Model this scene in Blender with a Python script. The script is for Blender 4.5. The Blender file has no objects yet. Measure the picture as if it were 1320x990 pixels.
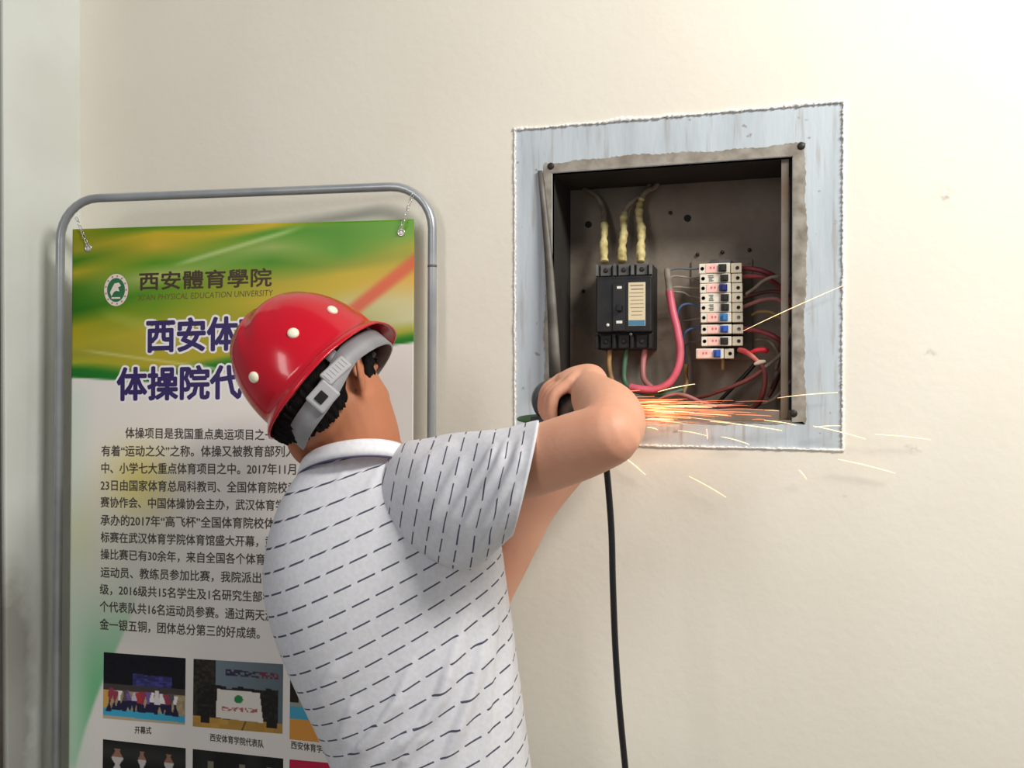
import bpy, bmesh, math, random
import numpy as np
from mathutils import Vector, Matrix
random.seed(7)
RNG = np.random.default_rng(7)
S = bpy.context.scene
COL = S.collection
PI = math.pi

# ------------------------------------------------------------ camera, light
F = 1098.0                      # focal length in pixels of the 1320x990 frame
YAW, PITCH = math.radians(16.5), math.radians(0.5)
CAM = Vector((0.0, -1.40, 1.50))
FW = Vector((-math.sin(YAW) * math.cos(PITCH), math.cos(YAW) * math.cos(PITCH), -math.sin(PITCH)))
RT = Vector((math.cos(YAW), math.sin(YAW), 0))
UP = RT.cross(FW)
cam = bpy.data.cameras.new('camera')
cam_o = bpy.data.objects.new('camera', cam)
COL.objects.link(cam_o)
cam.sensor_width = 36
cam.lens = F / 1320 * 36
cam.clip_start = 0.02
cam_o.location = CAM
cam_o.rotation_euler = (PI / 2 - PITCH, 0, YAW)
S.camera = cam_o

S.view_settings.view_transform = 'Standard'
S.view_settings.look = 'None'
S.view_settings.gamma = 1
S.view_settings.use_curve_mapping = False
S.view_settings.exposure = 0.15

world = bpy.data.worlds.new('world')
S.world = world
world.use_nodes = True
wb = world.node_tree.nodes['Background']
wb.inputs[0].default_value = (0.93, 0.96, 1.0, 1)
wb.inputs[1].default_value = 0.22

def area(name, loc, target, sx, sy, power, col):
    l = bpy.data.lights.new(name, 'AREA')
    l.shape = 'RECTANGLE'; l.size = sx; l.size_y = sy
    l.energy = power; l.color = col
    o = bpy.data.objects.new(name, l); COL.objects.link(o)
    o.location = loc
    d = Vector(target) - Vector(loc)
    o.rotation_euler = d.to_track_quat('-Z', 'Y').to_euler()
    return o
area('window_daylight', (-1.1, -3.3, 2.6), (-0.2, 0, 1.4), 0.5, 1.4, 17, (1.0, 0.98, 0.96))
area('ceiling_lamp', (1.25, -1.15, 2.9), (0.8, 0, 1.6), 1.1, 0.35, 60, (1.0, 0.97, 0.90))

# ------------------------------------------------------------ helpers
def pix(px, py, d):
    """point at photo pixel and axis depth"""
    return CAM + FW * d + RT * ((px - 660) / F * d) + UP * ((495 - py) / F * d)
def ray(px, py):
    return FW + RT * ((px - 660) / F) + UP * ((495 - py) / F)
def onY(px, py, Y):
    r = ray(px, py); return CAM + r * ((Y - CAM.y) / r.y)
def onX(px, py, X):
    r = ray(px, py); return CAM + r * ((X - CAM.x) / r.x)
def proj(v):
    d = Vector(v) - CAM; z = d.dot(FW)
    return 660 + F * d.dot(RT) / z, 495 - F * d.dot(UP) / z, z

def lin(c):
    return tuple(((x / 255) / 12.92 if x / 255 <= 0.04045 else ((x / 255 + 0.055) / 1.055) ** 2.4) for x in c)

MATS = {}
def mat(name, rgb, rough=0.6, metal=0.0, rgb2=None, scale=20, amt=1.0, bump=0.0, bscale=None, coat=0.0, stretch=(1, 1, 1),
        emit=0, detail=4, lo=.4, hi=.65, sub=0, spec=.5):
    if name in MATS: return MATS[name]
    m = bpy.data.materials.new(name); m.use_nodes = True
    nt = m.node_tree; N = nt.nodes; L = nt.links
    b = N['Principled BSDF']
    b.inputs['Base Color'].default_value = (*lin(rgb), 1)
    b.inputs['Roughness'].default_value = rough
    b.inputs['Metallic'].default_value = metal
    b.inputs['Specular IOR Level'].default_value = spec
    if coat: b.inputs['Coat Weight'].default_value = coat; b.inputs['Coat Roughness'].default_value = .06
    if sub:
        b.inputs['Subsurface Weight'].default_value = sub
        b.inputs['Subsurface Radius'].default_value = (.012, .005, .003)
        b.inputs['Subsurface Scale'].default_value = 1.0
    tc = N.new('ShaderNodeTexCoord'); mp = N.new('ShaderNodeMapping')
    mp.inputs['Scale'].default_value = stretch
    L.new(tc.outputs['Object'], mp.inputs['Vector'])
    nz = N.new('ShaderNodeTexNoise'); nz.inputs['Scale'].default_value = scale; nz.inputs['Detail'].default_value = detail
    L.new(mp.outputs[0], nz.inputs['Vector'])
    if rgb2:
        rp = N.new('ShaderNodeValToRGB')
        rp.color_ramp.elements[0].position = lo; rp.color_ramp.elements[1].position = hi
        rp.color_ramp.elements[0].color = (*lin(rgb), 1); rp.color_ramp.elements[1].color = (*lin(rgb2), 1)
        L.new(nz.outputs['Fac'], rp.inputs[0]); L.new(rp.outputs[0], b.inputs['Base Color'])
    if bump:
        n2 = N.new('ShaderNodeTexNoise'); n2.inputs['Scale'].default_value = bscale or scale; n2.inputs['Detail'].default_value = 6
        L.new(mp.outputs[0], n2.inputs['Vector'])
        bp = N.new('ShaderNodeBump'); bp.inputs['Strength'].default_value = bump; bp.inputs['Distance'].default_value = .01
        L.new(n2.outputs['Fac'], bp.inputs['Height']); L.new(bp.outputs[0], b.inputs['Normal'])
    if emit:
        b.inputs['Emission Color'].default_value = (*lin(rgb), 1); b.inputs['Emission Strength'].default_value = emit
    MATS[name] = m
    return m

def vcol_mat(name, rough=.45, coat=0):
    if name in MATS: return MATS[name]
    m = bpy.data.materials.new(name); m.use_nodes = True
    N = m.node_tree.nodes; L = m.node_tree.links; N['Principled BSDF'].inputs['Specular IOR Level'].default_value = .3
    a = N.new('ShaderNodeAttribute'); a.attribute_name = 'print'
    L.new(a.outputs['Color'], N['Principled BSDF'].inputs['Base Color'])
    N['Principled BSDF'].inputs['Roughness'].default_value = rough
    MATS[name] = m
    return m

class MB:
    def __init__(s): s.v = []; s.f = []; s.uv = {}; s.mi = []; s.sm = []
    def add(s, vs, fs, mi=0, smooth=True):
        o = len(s.v); s.v += [tuple(v) for v in vs]
        for f in fs: s.f.append([i + o for i in f]); s.mi.append(mi); s.sm.append(smooth)
        return o
    def box(s, c, h, X=(1, 0, 0), Y=(0, 1, 0), Z=(0, 0, 1), mi=0, bev=0.0):
        c = Vector(c); X, Y, Z = Vector(X), Vector(Y), Vector(Z)
        bm = bmesh.new(); bmesh.ops.create_cube(bm, size=2)
        for v in bm.verts: v.co = Vector((v.co.x * h[0], v.co.y * h[1], v.co.z * h[2]))
        if bev: bmesh.ops.bevel(bm, geom=list(bm.edges), offset=bev, segments=2, affect='EDGES', profile=.5)
        bm.verts.index_update()
        s.add([c + X * v.co.x + Y * v.co.y + Z * v.co.z for v in bm.verts], [[v.index for v in f.verts] for f in bm.faces], mi, False)
        bm.free(); return s
    def tube(s, pts, rad, n=12, mi=0, caps=True, closed=False, round_ends=False):
        pts = [Vector(p) for p in pts]
        if not hasattr(rad, '__len__'): rad = [rad] * len(pts)
        rad = list(rad)
        if round_ends:
            def cap(p, q, r):
                d = (p - q).normalized(); P = []; R = []
                for k in range(1, 5):
                    a = k / 4 * PI / 2
                    P.append(p + d * r * math.sin(a)); R.append(max(r * math.cos(a), r * .02))
                return P, R
            P0, R0 = cap(pts[0], pts[1], rad[0]); P1, R1 = cap(pts[-1], pts[-2], rad[-1])
            pts = P0[::-1] + pts + P1; rad = R0[::-1] + rad + R1
        m = len(pts); T = []
        for i in range(m):
            if closed: t = pts[(i + 1) % m] - pts[i - 1]
            else: t = pts[min(i + 1, m - 1)] - pts[max(i - 1, 0)]
            T.append(t.normalized() if t.length > 1e-9 else Vector((0, 0, 1)))
        u = T[0].orthogonal().normalized(); vs = []
        for i in range(m):
            u = (u - T[i] * u.dot(T[i]))
            u = u.normalized() if u.length > 1e-6 else T[i].orthogonal().normalized()
            w = T[i].cross(u)
            for k in range(n):
                a = 2 * PI * k / n
                vs.append(pts[i] + (u * math.cos(a) + w * math.sin(a)) * rad[i])
        fs = []
        for i in range(m if closed else m - 1):
            j = (i + 1) % m
            for k in range(n):
                fs.append([i * n + k, i * n + (k + 1) % n, j * n + (k + 1) % n, j * n + k])
        if caps and not closed:
            fs.append(list(range(n))[::-1]); fs.append([(m - 1) * n + k for k in range(n)])
        s.add(vs, fs, mi); return s
    def ell(s, c, X, Y, Z, n=24, m=14, mi=0):
        c, X, Y, Z = Vector(c), Vector(X), Vector(Y), Vector(Z)
        vs = [c + Z]
        for i in range(1, m):
            a = PI * i / m
            for k in range(n):
                b = 2 * PI * k / n
                vs.append(c + Z * math.cos(a) + (X * math.cos(b) + Y * math.sin(b)) * math.sin(a))
        vs.append(c - Z); fs = []
        for k in range(n): fs.append([0, 1 + k, 1 + (k + 1) % n])
        for i in range(m - 2):
            for k in range(n):
                a = 1 + i * n; fs.append([a + k, a + n + k, a + n + (k + 1) % n, a + (k + 1) % n])
        e = len(vs) - 1; a = 1 + (m - 2) * n
        for k in range(n): fs.append([e, a + (k + 1) % n, a + k])
        s.add(vs, fs, mi); return s
    def loft(s, rings, mi=0, caps=(True, True), closed=True):
        n = len(rings[0]); vs = [p for r in rings for p in r]; fs = []
        for i in range(len(rings) - 1):
            for k in range(n if closed else n - 1):
                fs.append([i * n + k, i * n + (k + 1) % n, (i + 1) * n + (k + 1) % n, (i + 1) * n + k])
        if caps[0]: fs.append(list(range(n))[::-1])
        if caps[1]: fs.append([(len(rings) - 1) * n + k for k in range(n)])
        s.add(vs, fs, mi); return s
    def lathe(s, base, axis, prof, n=24, mi=0):
        """prof: (radius, height along axis)"""
        axis = Vector(axis).normalized(); u = axis.orthogonal().normalized(); w = axis.cross(u); base = Vector(base)
        rings = [[base + axis * h + (u * math.cos(2 * PI * k / n) + w * math.sin(2 * PI * k / n)) * max(r, 1e-5) for k in range(n)] for r, h in prof]
        return s.loft(rings, mi)
    def build(s, name, mats, parent=None, recalc=True):
        me = bpy.data.meshes.new(name); me.from_pydata(s.v, [], s.f)
        if not isinstance(mats, (list, tuple)): mats = [mats]
        for m in mats: me.materials.append(m)
        me.polygons.foreach_set('material_index', s.mi); me.polygons.foreach_set('use_smooth', s.sm)
        if recalc:
            bm = bmesh.new(); bm.from_mesh(me); bmesh.ops.recalc_face_normals(bm, faces=bm.faces); bm.to_mesh(me); bm.free()
        me.update()
        return link(name, me, parent)

def link(name, me, parent=None):
    o = bpy.data.objects.new(name, me); COL.objects.link(o)
    if parent is not None:
        o.parent = parent; o.matrix_parent_inverse = parent_world(parent).inverted()
    return o
def parent_world(p):
    M = p.matrix_basis.copy()
    if p.parent is not None: M = parent_world(p.parent) @ p.matrix_parent_inverse @ M
    return M
def tag(o, label, cat, group=None, kind=None):
    if label: o['label'] = label
    if cat: o['category'] = cat
    if group: o['group'] = group
    if kind: o['kind'] = kind
    return o
def empty(name, loc, label, cat, group=None):
    o = bpy.data.objects.new(name, None); COL.objects.link(o); o.location = loc; o.empty_display_size = .05
    return tag(o, label, cat, group)
def struct(name, mb, m, recalc=False):
    o = mb.build(name, m, recalc=recalc); o['kind'] = 'structure'; return o

def smooth(pts, k=8):
    """Catmull-Rom through the points (vectors or tuples of any length)"""
    P = [np.array(p, float) for p in pts]; out = []
    for i in range(len(P) - 1):
        a, b, c, d = P[max(i - 1, 0)], P[i], P[i + 1], P[min(i + 2, len(P) - 1)]
        for j in range(k):
            t = j / k
            out.append(.5 * (2 * b + (c - a) * t + (2 * a - 5 * b + 4 * c - d) * t * t + (3 * b - a - 3 * c + d) * t ** 3))
    out.append(P[-1]); return out
def interp(x, xs, ys):
    return float(np.interp(x, xs, ys))
def sst(a, b, x):
    t = min(max((x - a) / (b - a), 0), 1); return t * t * (3 - 2 * t)

# ------------------------------------------------------------ room
CREAM = mat('cream_paint', (232, 226, 213), .75, rgb2=(226, 219, 205), scale=3.0, bump=.06, bscale=60, lo=.35, hi=.7)
def wall_marks(m):
    """small scuffs with a shape of their own: (px, py, half width, half height, tilt, strength)"""
    nt = m.node_tree; N = nt.nodes; L = nt.links; b = N['Principled BSDF']
    src = b.inputs['Base Color'].links[0].from_socket
    tc = N.new('ShaderNodeTexCoord'); fac = None
    nz = N.new('ShaderNodeTexNoise'); nz.inputs['Scale'].default_value = 70; nz.inputs['Detail'].default_value = 5
    L.new(tc.outputs['Object'], nz.inputs['Vector'])
    for px, py, hw, hh, tilt, st in [(1223, 254, .011, .019, -.5, .9), (1202, 318, .004, .012, .3, .7), (1198, 455, .012, .007, .5, .8), (1178, 580, .02, .008, .2, .6),
                                 (1226, 207, .01, .003, 0, .5), (1090, 640, .006, .004, 0, .35)]:
        p = onY(px, py, 0)
        mp = N.new('ShaderNodeMapping'); mp.vector_type = 'TEXTURE'
        mp.inputs['Location'].default_value = p; mp.inputs['Rotation'].default_value = (0, tilt, 0); mp.inputs['Scale'].default_value = (hw, .05, hh)
        L.new(tc.outputs['Object'], mp.inputs['Vector'])
        ln = N.new('ShaderNodeVectorMath'); ln.operation = 'LENGTH'; L.new(mp.outputs[0], ln.inputs[0])
        mr = N.new('ShaderNodeMapRange'); mr.inputs['From Min'].default_value = .2; mr.inputs['From Max'].default_value = 1.1
        mr.inputs['To Min'].default_value = st; mr.inputs['To Max'].default_value = 0
        L.new(ln.outputs['Value'], mr.inputs['Value'])
        if fac is None: fac = mr.outputs[0]
        else:
            mx = N.new('ShaderNodeMath'); mx.operation = 'MAXIMUM'; L.new(fac, mx.inputs[0]); L.new(mr.outputs[0], mx.inputs[1]); fac = mx.outputs[0]
    r2 = N.new('ShaderNodeMapRange'); r2.inputs['From Min'].default_value = .5; r2.inputs['From Max'].default_value = .68
    L.new(nz.outputs['Fac'], r2.inputs['Value'])
    mu = N.new('ShaderNodeMath'); mu.operation = 'MULTIPLY'; L.new(fac, mu.inputs[0]); L.new(r2.outputs[0], mu.inputs[1])
    mix = N.new('ShaderNodeMix'); mix.data_type = 'RGBA'; mix.inputs['B'].default_value = (*lin((150, 142, 130)), 1)
    L.new(mu.outputs[0], mix.inputs['Factor']); L.new(src, mix.inputs['A']); L.new(mix.outputs['Result'], b.inputs['Base Color'])
wall_marks(CREAM)

# box frame outline on the wall (y = 0), metres
OX0, OX1 = onY(663.5, 350, 0).x, onY(1087, 350, 0).x
OZ1 = (onY(664, 167, 0).z + onY(1088, 131, 0).z) / 2
OZ0 = (onY(1085, 579, 0).z + onY(830, 576, 0).z) / 2
IX0, IX1 = onY(712, 350, 0).x, onY(1021, 350, 0).x
IZ1 = (onY(712, 228, 0).z + onY(1020, 197, 0).z) / 2
IZ0 = onY(960, 543, 0).z
WX0, WX1, WH = onY(105, 480, 0).x, 2.6, 3.1
BD = 0.14                                        # depth of the box in the wall
mb = MB()
def wall_rect(x0, x1, z0, z1):
    mb.add([(x0, 0, z0), (x1, 0, z0), (x1, 0, z1), (x0, 0, z1)], [[0, 1, 2, 3]], 0, False)
    mb.add([(x0, .2, z0), (x1, .2, z0), (x1, .2, z1), (x0, .2, z1)], [[3, 2, 1, 0]], 0, False)
wall_rect(WX0, OX0, 0, WH); wall_rect(OX1, WX1, 0, WH); wall_rect(OX0, OX1, 0, OZ0); wall_rect(OX0, OX1, OZ1, WH)
for a, b in (((OX0, OZ0), (OX1, OZ0)), ((OX1, OZ0), (OX1, OZ1)), ((OX1, OZ1), (OX0, OZ1)), ((OX0, OZ1), (OX0, OZ0))):
    mb.add([(a[0], 0, a[1]), (b[0], 0, b[1]), (b[0], .2, b[1]), (a[0], .2, a[1])], [[0, 1, 2, 3]], 0, False)
struct('wall_back', mb, CREAM)

# left return wall of the recess, with a damp stain near the floor
REV = mat('return_paint', (222, 226, 222), .8, rgb2=(214, 217, 210), scale=5, bump=.05, bscale=50)
def stain(m):
    nt = m.node_tree; N = nt.nodes; L = nt.links; b = N['Principled BSDF']; src = b.inputs['Base Color'].links[0].from_socket
    tc = N.new('ShaderNodeTexCoord'); sp = N.new('ShaderNodeSeparateXYZ'); L.new(tc.outputs['Object'], sp.inputs[0])
    nz = N.new('ShaderNodeTexNoise'); nz.inputs['Scale'].default_value = 14; nz.inputs['Detail'].default_value = 6; L.new(tc.outputs['Object'], nz.inputs['Vector'])
    zr = N.new('ShaderNodeMapRange'); zr.inputs['From Min'].default_value = 1.25; zr.inputs['From Max'].default_value = 1.0; L.new(sp.outputs['Z'], zr.inputs['Value'])
    yr = N.new('ShaderNodeMapRange'); yr.inputs['From Min'].default_value = -.09; yr.inputs['From Max'].default_value = -.17; L.new(sp.outputs['Y'], yr.inputs['Value'])
    m1 = N.new('ShaderNodeMath'); m1.operation = 'MULTIPLY'; L.new(zr.outputs[0], m1.inputs[0]); L.new(yr.outputs[0], m1.inputs[1])
    m2 = N.new('ShaderNodeMath'); m2.operation = 'MULTIPLY'; L.new(m1.outputs[0], m2.inputs[0]); L.new(nz.outputs['Fac'], m2.inputs[1])
    r = N.new('ShaderNodeMapRange'); r.inputs['From Min'].default_value = .1; r.inputs['From Max'].default_value = .3; r.inputs['To Max'].default_value = .7; L.new(m2.outputs[0], r.inputs['Value'])
    mix = N.new('ShaderNodeMix'); mix.data_type = 'RGBA'; mix.inputs['B'].default_value = (*lin((140, 138, 130)), 1)
    L.new(r.outputs[0], mix.inputs['Factor']); L.new(src, mix.inputs['A']); L.new(mix.outputs['Result'], b.inputs['Base Color'])
stain(REV)
RY = onX(6, 480, WX0).y
mb = MB(); mb.box((WX0 - .05, RY / 2 + .05, WH / 2), (.05, -RY / 2 + .05, WH / 2), bev=.004); struct('wall_left', mb, REV, True)
mb = MB(); mb.box((WX0 - .065, RY - .045, WH / 2), (.06, .045, WH / 2), bev=.006)
mb.box((WX0 - .004, RY - .05, WH / 2), (.008, .012, WH / 2), bev=.003)
struct('trim_1', mb, mat('dark_door_frame', (92, 90, 84), .5, rgb2=(70, 62, 52), scale=6), True)
mb = MB(); mb.add([(-3.5, -4.5, 0), (WX1, -4.5, 0), (WX1, .2, 0), (-3.5, .2, 0)], [[0, 1, 2, 3]], 0, False)
struct('floor', mb, mat('floor_tile', (176, 172, 164), .35, rgb2=(164, 160, 152), scale=4))

# raised ragged plaster lip around the box frame
mb = MB()
def plaster_run(a, b, out, w0, w1):
    a, b, out = Vector(a), Vector(b), Vector(out); n = 220; rings = []
    for i in range(n + 1):
        t = i / n; p = a.lerp(b, t)
        w = (w0 + (w1 - w0) * max(0, .4 + .35 * math.sin(t * 13 + a.x * 9) + .35 * math.sin(t * 37 + 1))) * random.uniform(.45, 1)
        inn = random.uniform(-.0015, .0012); h = random.uniform(.0022, .0042)
        rings.append([p - out * (.002 + inn) + Vector((0, .006, 0)), p - out * (.002 + inn) + Vector((0, -h, 0)), p + out * w * .55 + Vector((0, -h * .8, 0)), p + out * w + Vector((0, .001, 0))])
    mb.loft(rings, caps=(True, True))
plaster_run((OX0 - .002, 0, OZ1), (OX1 + .002, 0, OZ1), (0, 0, 1), .0022, .009)
plaster_run((OX1, 0, OZ1 + .002), (OX1, 0, OZ0 - .002), (1, 0, 0), .0025, .005)
plaster_run((OX1 + .002, 0, OZ0), (OX0 - .002, 0, OZ0), (0, 0, -1), .001, .004)
plaster_run((OX0, 0, OZ0 - .002), (OX0, 0, OZ1 + .002), (-1, 0, 0), .001, .003)
struct('trim_2', mb, mat('white_plaster', (243, 240, 234), .9, bump=.3, bscale=180))

# ------------------------------------------------------------ distribution box
BLUE = mat('chipped_blue_paint', (190, 199, 206), .55, rgb2=(172, 181, 188), scale=7, stretch=(3.2, 1, .55), lo=.45, hi=.75, bump=.08, bscale=40)
def drips(m):
    nt = m.node_tree; N = nt.nodes; L = nt.links; b = N['Principled BSDF']; src = b.inputs['Base Color'].links[0].from_socket
    tc = N.new('ShaderNodeTexCoord')
    def layer(src, stretch, scale, lo, hi, col, k):
        mp = N.new('ShaderNodeMapping'); mp.inputs['Scale'].default_value = stretch; L.new(tc.outputs['Object'], mp.inputs[0])
        nz = N.new('ShaderNodeTexNoise'); nz.inputs['Scale'].default_value = scale; nz.inputs['Detail'].default_value = 6; L.new(mp.outputs[0], nz.inputs[0])
        r = N.new('ShaderNodeMapRange'); r.inputs['From Min'].default_value = lo; r.inputs['From Max'].default_value = hi; r.inputs['To Max'].default_value = k; L.new(nz.outputs['Fac'], r.inputs[0])
        mx = N.new('ShaderNodeMix'); mx.data_type = 'RGBA'; mx.inputs['B'].default_value = (*lin(col), 1)
        L.new(r.outputs[0], mx.inputs['Factor']); L.new(src, mx.inputs['A']); return mx.outputs['Result']
    s = layer(src, (9, 1, .8), 9, .54, .68, (146, 136, 124), .5)
    s = layer(s, (1, 1, 1), 55, .66, .72, (120, 108, 96), .7)
    L.new(s, b.inputs['Base Color'])
drips(BLUE)
RAW = mat('bare_grey_metal', (158, 152, 142), .7, metal=.0, rgb2=(120, 110, 98), scale=34, lo=.4, hi=.68, bump=.12, bscale=60)
PANEL = mat('grubby_box_panel', (142, 132, 119), .8, rgb2=(114, 102, 90), scale=9, lo=.35, hi=.7, bump=.15, bscale=80)
DARK = mat('box_inner_shade', (44, 40, 36), .85, rgb2=(34, 30, 27), scale=12)  # inner sides coloured near black, the shade of the recess put into the colour
BLACK = mat('black_hole', (14, 12, 11), .8)
SCREW = mat('dark_screw', (52, 46, 42), .5, metal=.5)
box = empty('distribution_box', ((OX0 + OX1) / 2, 0, OZ0), 'open recessed steel switch box with chipped pale blue frame in the cream wall', 'electrical box')
def ring_mesh(mb, o, i, yf, yb, jo=0, n=1):
    """rectangular ring between rects o and i (x0,x1,z0,z1); jo = ragged outer edge"""
    def rect(r, j):
        P = []
        x0, x1, z0, z1 = r
        for a, b in (((x0, z0), (x1, z0)), ((x1, z0), (x1, z1)), ((x1, z1), (x0, z1)), ((x0, z1), (x0, z0))):
            for k in range(n):
                t = k / n; q = (j * (.55 * math.sin(t * 9.3 + a[0] * 31) + .3 * math.sin(t * 31 + a[1] * 17)) + random.uniform(-j, j) * .35) if k else 0
                d = Vector((b[0] - a[0], b[1] - a[1])).normalized()
                P.append((a[0] + (b[0] - a[0]) * t + d.y * q, a[1] + (b[1] - a[1]) * t - d.x * q))
        return P
    A, B = rect(o, jo), rect(i, 0); m = len(A)
    R = [[(x, yb, z) for x, z in A], [(x, yf, z) for x, z in A], [(x, yf, z) for x, z in B], [(x, yb, z) for x, z in B]]
    vs = [p for r in R for p in r]; fs = []
    for a in range(4):
        c = (a + 1) % 4
        for k in range(m): fs.append([a * m + k, a * m + (k + 1) % m, c * m + (k + 1) % m, c * m + k])
    mb.add(vs, fs, 0, False)
mb = MB(); ring_mesh(mb, (OX0 + .001, OX1 - .001, OZ0 + .001, OZ1 - .001), (IX0, IX1, IZ0, IZ1), 0.0, .012); mb.build('frame', BLUE, box)
mb = MB(); ring_mesh(mb, (IX0 - .012, IX1 + .020, IZ0 - .003, IZ1 + .019), (IX0 - .001, IX1 + .001, IZ0 - .001, IZ1 + .001), -.0012, .001, .0032, 110)
lip = mb.build('lip', RAW, box); lip['label'] = 'bare grey metal lip with ragged paint edge'
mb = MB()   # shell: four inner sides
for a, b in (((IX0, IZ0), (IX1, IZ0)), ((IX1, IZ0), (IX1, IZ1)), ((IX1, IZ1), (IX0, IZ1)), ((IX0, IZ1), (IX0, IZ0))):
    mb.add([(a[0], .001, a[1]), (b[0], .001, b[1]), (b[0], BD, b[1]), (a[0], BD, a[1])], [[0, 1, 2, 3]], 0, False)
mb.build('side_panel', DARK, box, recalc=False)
mb = MB(); mb.add([(IX0, BD, IZ0), (IX1, BD, IZ0), (IX1, BD, IZ1), (IX0, BD, IZ1)], [[0, 1, 2, 3]], 0, False)
mb.box(((IX0 + IX1) / 2, BD + .004, (IZ0 + IZ1) / 2), ((IX1 - IX0) / 2, .003, (IZ1 - IZ0) / 2))
mb.build('back_panel', PANEL, box, recalc=False)
mb = MB()   # plate behind the small breakers
p = onY(930, 400, BD - .003); mb.box((p.x, BD - .003, p.z), (.052, .002, .088), bev=.001); mb.build('mounting_plate', PANEL, box)
for px, py in ((758, 289), (886, 281), (899, 328), (931, 325), (966, 322), (966, 340), (864, 274), (752, 375)):
    p = onY(px, py, BD - .004); r = .0062 if (px, py) in ((758, 289), (886, 281)) else .0032
    mb = MB(); mb.lathe((p.x, BD - .0005, p.z), (0, -1, 0), [(0, -.001), (r, 0), (r, .003 if r < .005 else .0012), (r * .8, .0045 if r < .005 else .0014), (0, .0045 if r < .005 else .0014)], 16); mb.build('screw' if r < .005 else 'knockout_hole', SCREW if r < .005 else BLACK, box)
for px, py in ((710, 214), (1033, 188), (1023, 533)):
    p = onY(px, py, -.002); mb = MB(); mb.lathe((p.x, -.0005, p.z), (0, -1, 0), [(0, 0), (.0058, 0), (.0058, .0016), (.0045, .0028), (0, .003)], 18); mb.build('corner_screw', SCREW, box)
# bent strips left of the opening and at its right edge
STEEL = mat('grimy_grey_steel', (112, 108, 102), .55, metal=.2, rgb2=(88, 82, 74), scale=18)
mb = MB()
a, b = onY(696, 220, -.004), onY(715, 487, -.030)
rings = []
for i in range(9):
    t = i / 8; p = a.lerp(b, t) + Vector((.004 * math.sin(t * 3), 0, 0)); w = .0036 + .006 * t
    rings.append([p + Vector((-w, -.0015, 0)), p + Vector((w, -.0015, 0)), p + Vector((w, .0015 + .004, 0)), p + Vector((w - .002, .006, 0)), p + Vector((-w, .0015, 0))])
mb.loft(rings); ob = mb.build('bent_strip', STEEL, box)
mb = MB()
x = onY(1012, 360, .01).x
mb.box((x - .0005, .010, (IZ0 + IZ1) / 2), (.0055, .0015, (IZ1 - IZ0) / 2 - .001)); mb.box((x + .004, .016, (IZ0 + IZ1) / 2), (.0010, .006, (IZ1 - IZ0) / 2 - .001))
mb.build('hinge_strip', mat('rusty_strip', (118, 108, 97), .6, metal=.2, rgb2=(104, 84, 66), scale=14, lo=.45, hi=.7), box)
mb = MB(); mb.box(((IX0 + IX1) / 2, .012, IZ0 + .0095), ((IX1 - IX0) / 2 - .001, .0012, .0085)); mb.box(((IX0 + IX1) / 2, .006, IZ0 + .0012), ((IX1 - IX0) / 2 - .001, .007, .0012))
mb.build('bottom_flange', mat('brown_flange', (134, 122, 110), .6, rgb2=(108, 95, 82), scale=16), box)

# ------------------------------------------------------------ moulded case breaker
BKL = mat('breaker_black', (30, 31, 33), .5, rgb2=(40, 40, 40), scale=30, spec=.3)
BKD = mat('breaker_dark', (24, 24, 26), .5)
GRY = mat('breaker_grey', (105, 104, 102), .5, rgb2=(80, 78, 76), scale=40)
WHT = mat('white_mark', (235, 232, 225), .5)
CREAML = mat('cream_label', (222, 207, 172), .5)
BLU = mat('blue_print', (70, 125, 160), .5)
FY = BD - .082
def rect_px(x0, y0, x1, y1, Y):
    a = onY(x0, (y0 + y1) / 2, Y); b = onY(x1, (y0 + y1) / 2, Y); t = onY((x0 + x1) / 2, y0, Y); u = onY((x0 + x1) / 2, y1, Y)
    return (a.x + b.x) / 2, (t.z + u.z) / 2, (b.x - a.x) / 2, (t.z - u.z) / 2
cx, cz, hx, hz = rect_px(768, 340, 840, 450, FY)
br = empty('circuit_breaker', (cx, BD, cz - hz), 'large black three pole breaker with cream label on the box panel', 'circuit breaker')
mb = MB(); mb.box((cx, (FY + .02 + BD) / 2, cz), (hx, (BD - FY - .02) / 2, hz), bev=.002); mb.build('base', BKD, br)
mx, mz, mhx, mhz = rect_px(768, 356, 840, 428, FY)
mb = MB(); mb.box((mx, FY + .018, mz), (mhx, .018, mhz), bev=.0025)
mb.box((mx, FY + .001, mz + mhz - .003), (mhx - .002, .0016, .0008)); mb.build('cover', BKL, br)
for k, (y0, y1) in enumerate(((340, 355), (431, 449))):
    tx, tz, thx, thz = rect_px(769, y0, 839, y1, FY + .012)
    mb = MB(); ts = []; w = thx / 3
    for j in range(3):
        c = tx - thx + w * (2 * j + 1)
        mb.box((c, FY + .03, tz), (w * .62, .014, thz * .96), bev=.001)
        t = MB(); ts.append(t); t.lathe((c, FY + .017, tz), (0, -1, 0), [(0, 0), (.0042, 0), (.0042, .002), (.003, .003), (0, .002)], 14)
    for j in range(4):
        mb.box((tx - thx + w * 2 * j * .985 + .0008, FY + .024, tz), (.0024, .016, thz), bev=.0006)
    o = mb.build('terminal_shroud', GRY if k == 0 else BKL, br)
    for t in ts: t.build('terminal_screw', SCREW, o)
lx, lz, lhx, lhz = rect_px(810, 364, 832, 420, FY)
mb = MB(); mb.box((lx, FY - .0004, lz), (lhx, .0006, lhz), bev=.0003); lab = mb.build('label', CREAML, br)
mb = MB(); mb.box((lx, FY - .0011, lz - lhz * .86), (lhx * .96, .0003, lhz * .12)); mb.build('blue_band', BLU, lab)
mb = MB()
for k in range(9):
    mb.box((lx + random.uniform(-.001, .001), FY - .0011, lz + lhz * (.86 - k * .17)), (lhx * random.uniform(.6, .85), .0002, .0005 if k > 1 else .0010))
mb.build('print_lines', mat('label_ink', (150, 136, 112), .6), lab)
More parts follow.
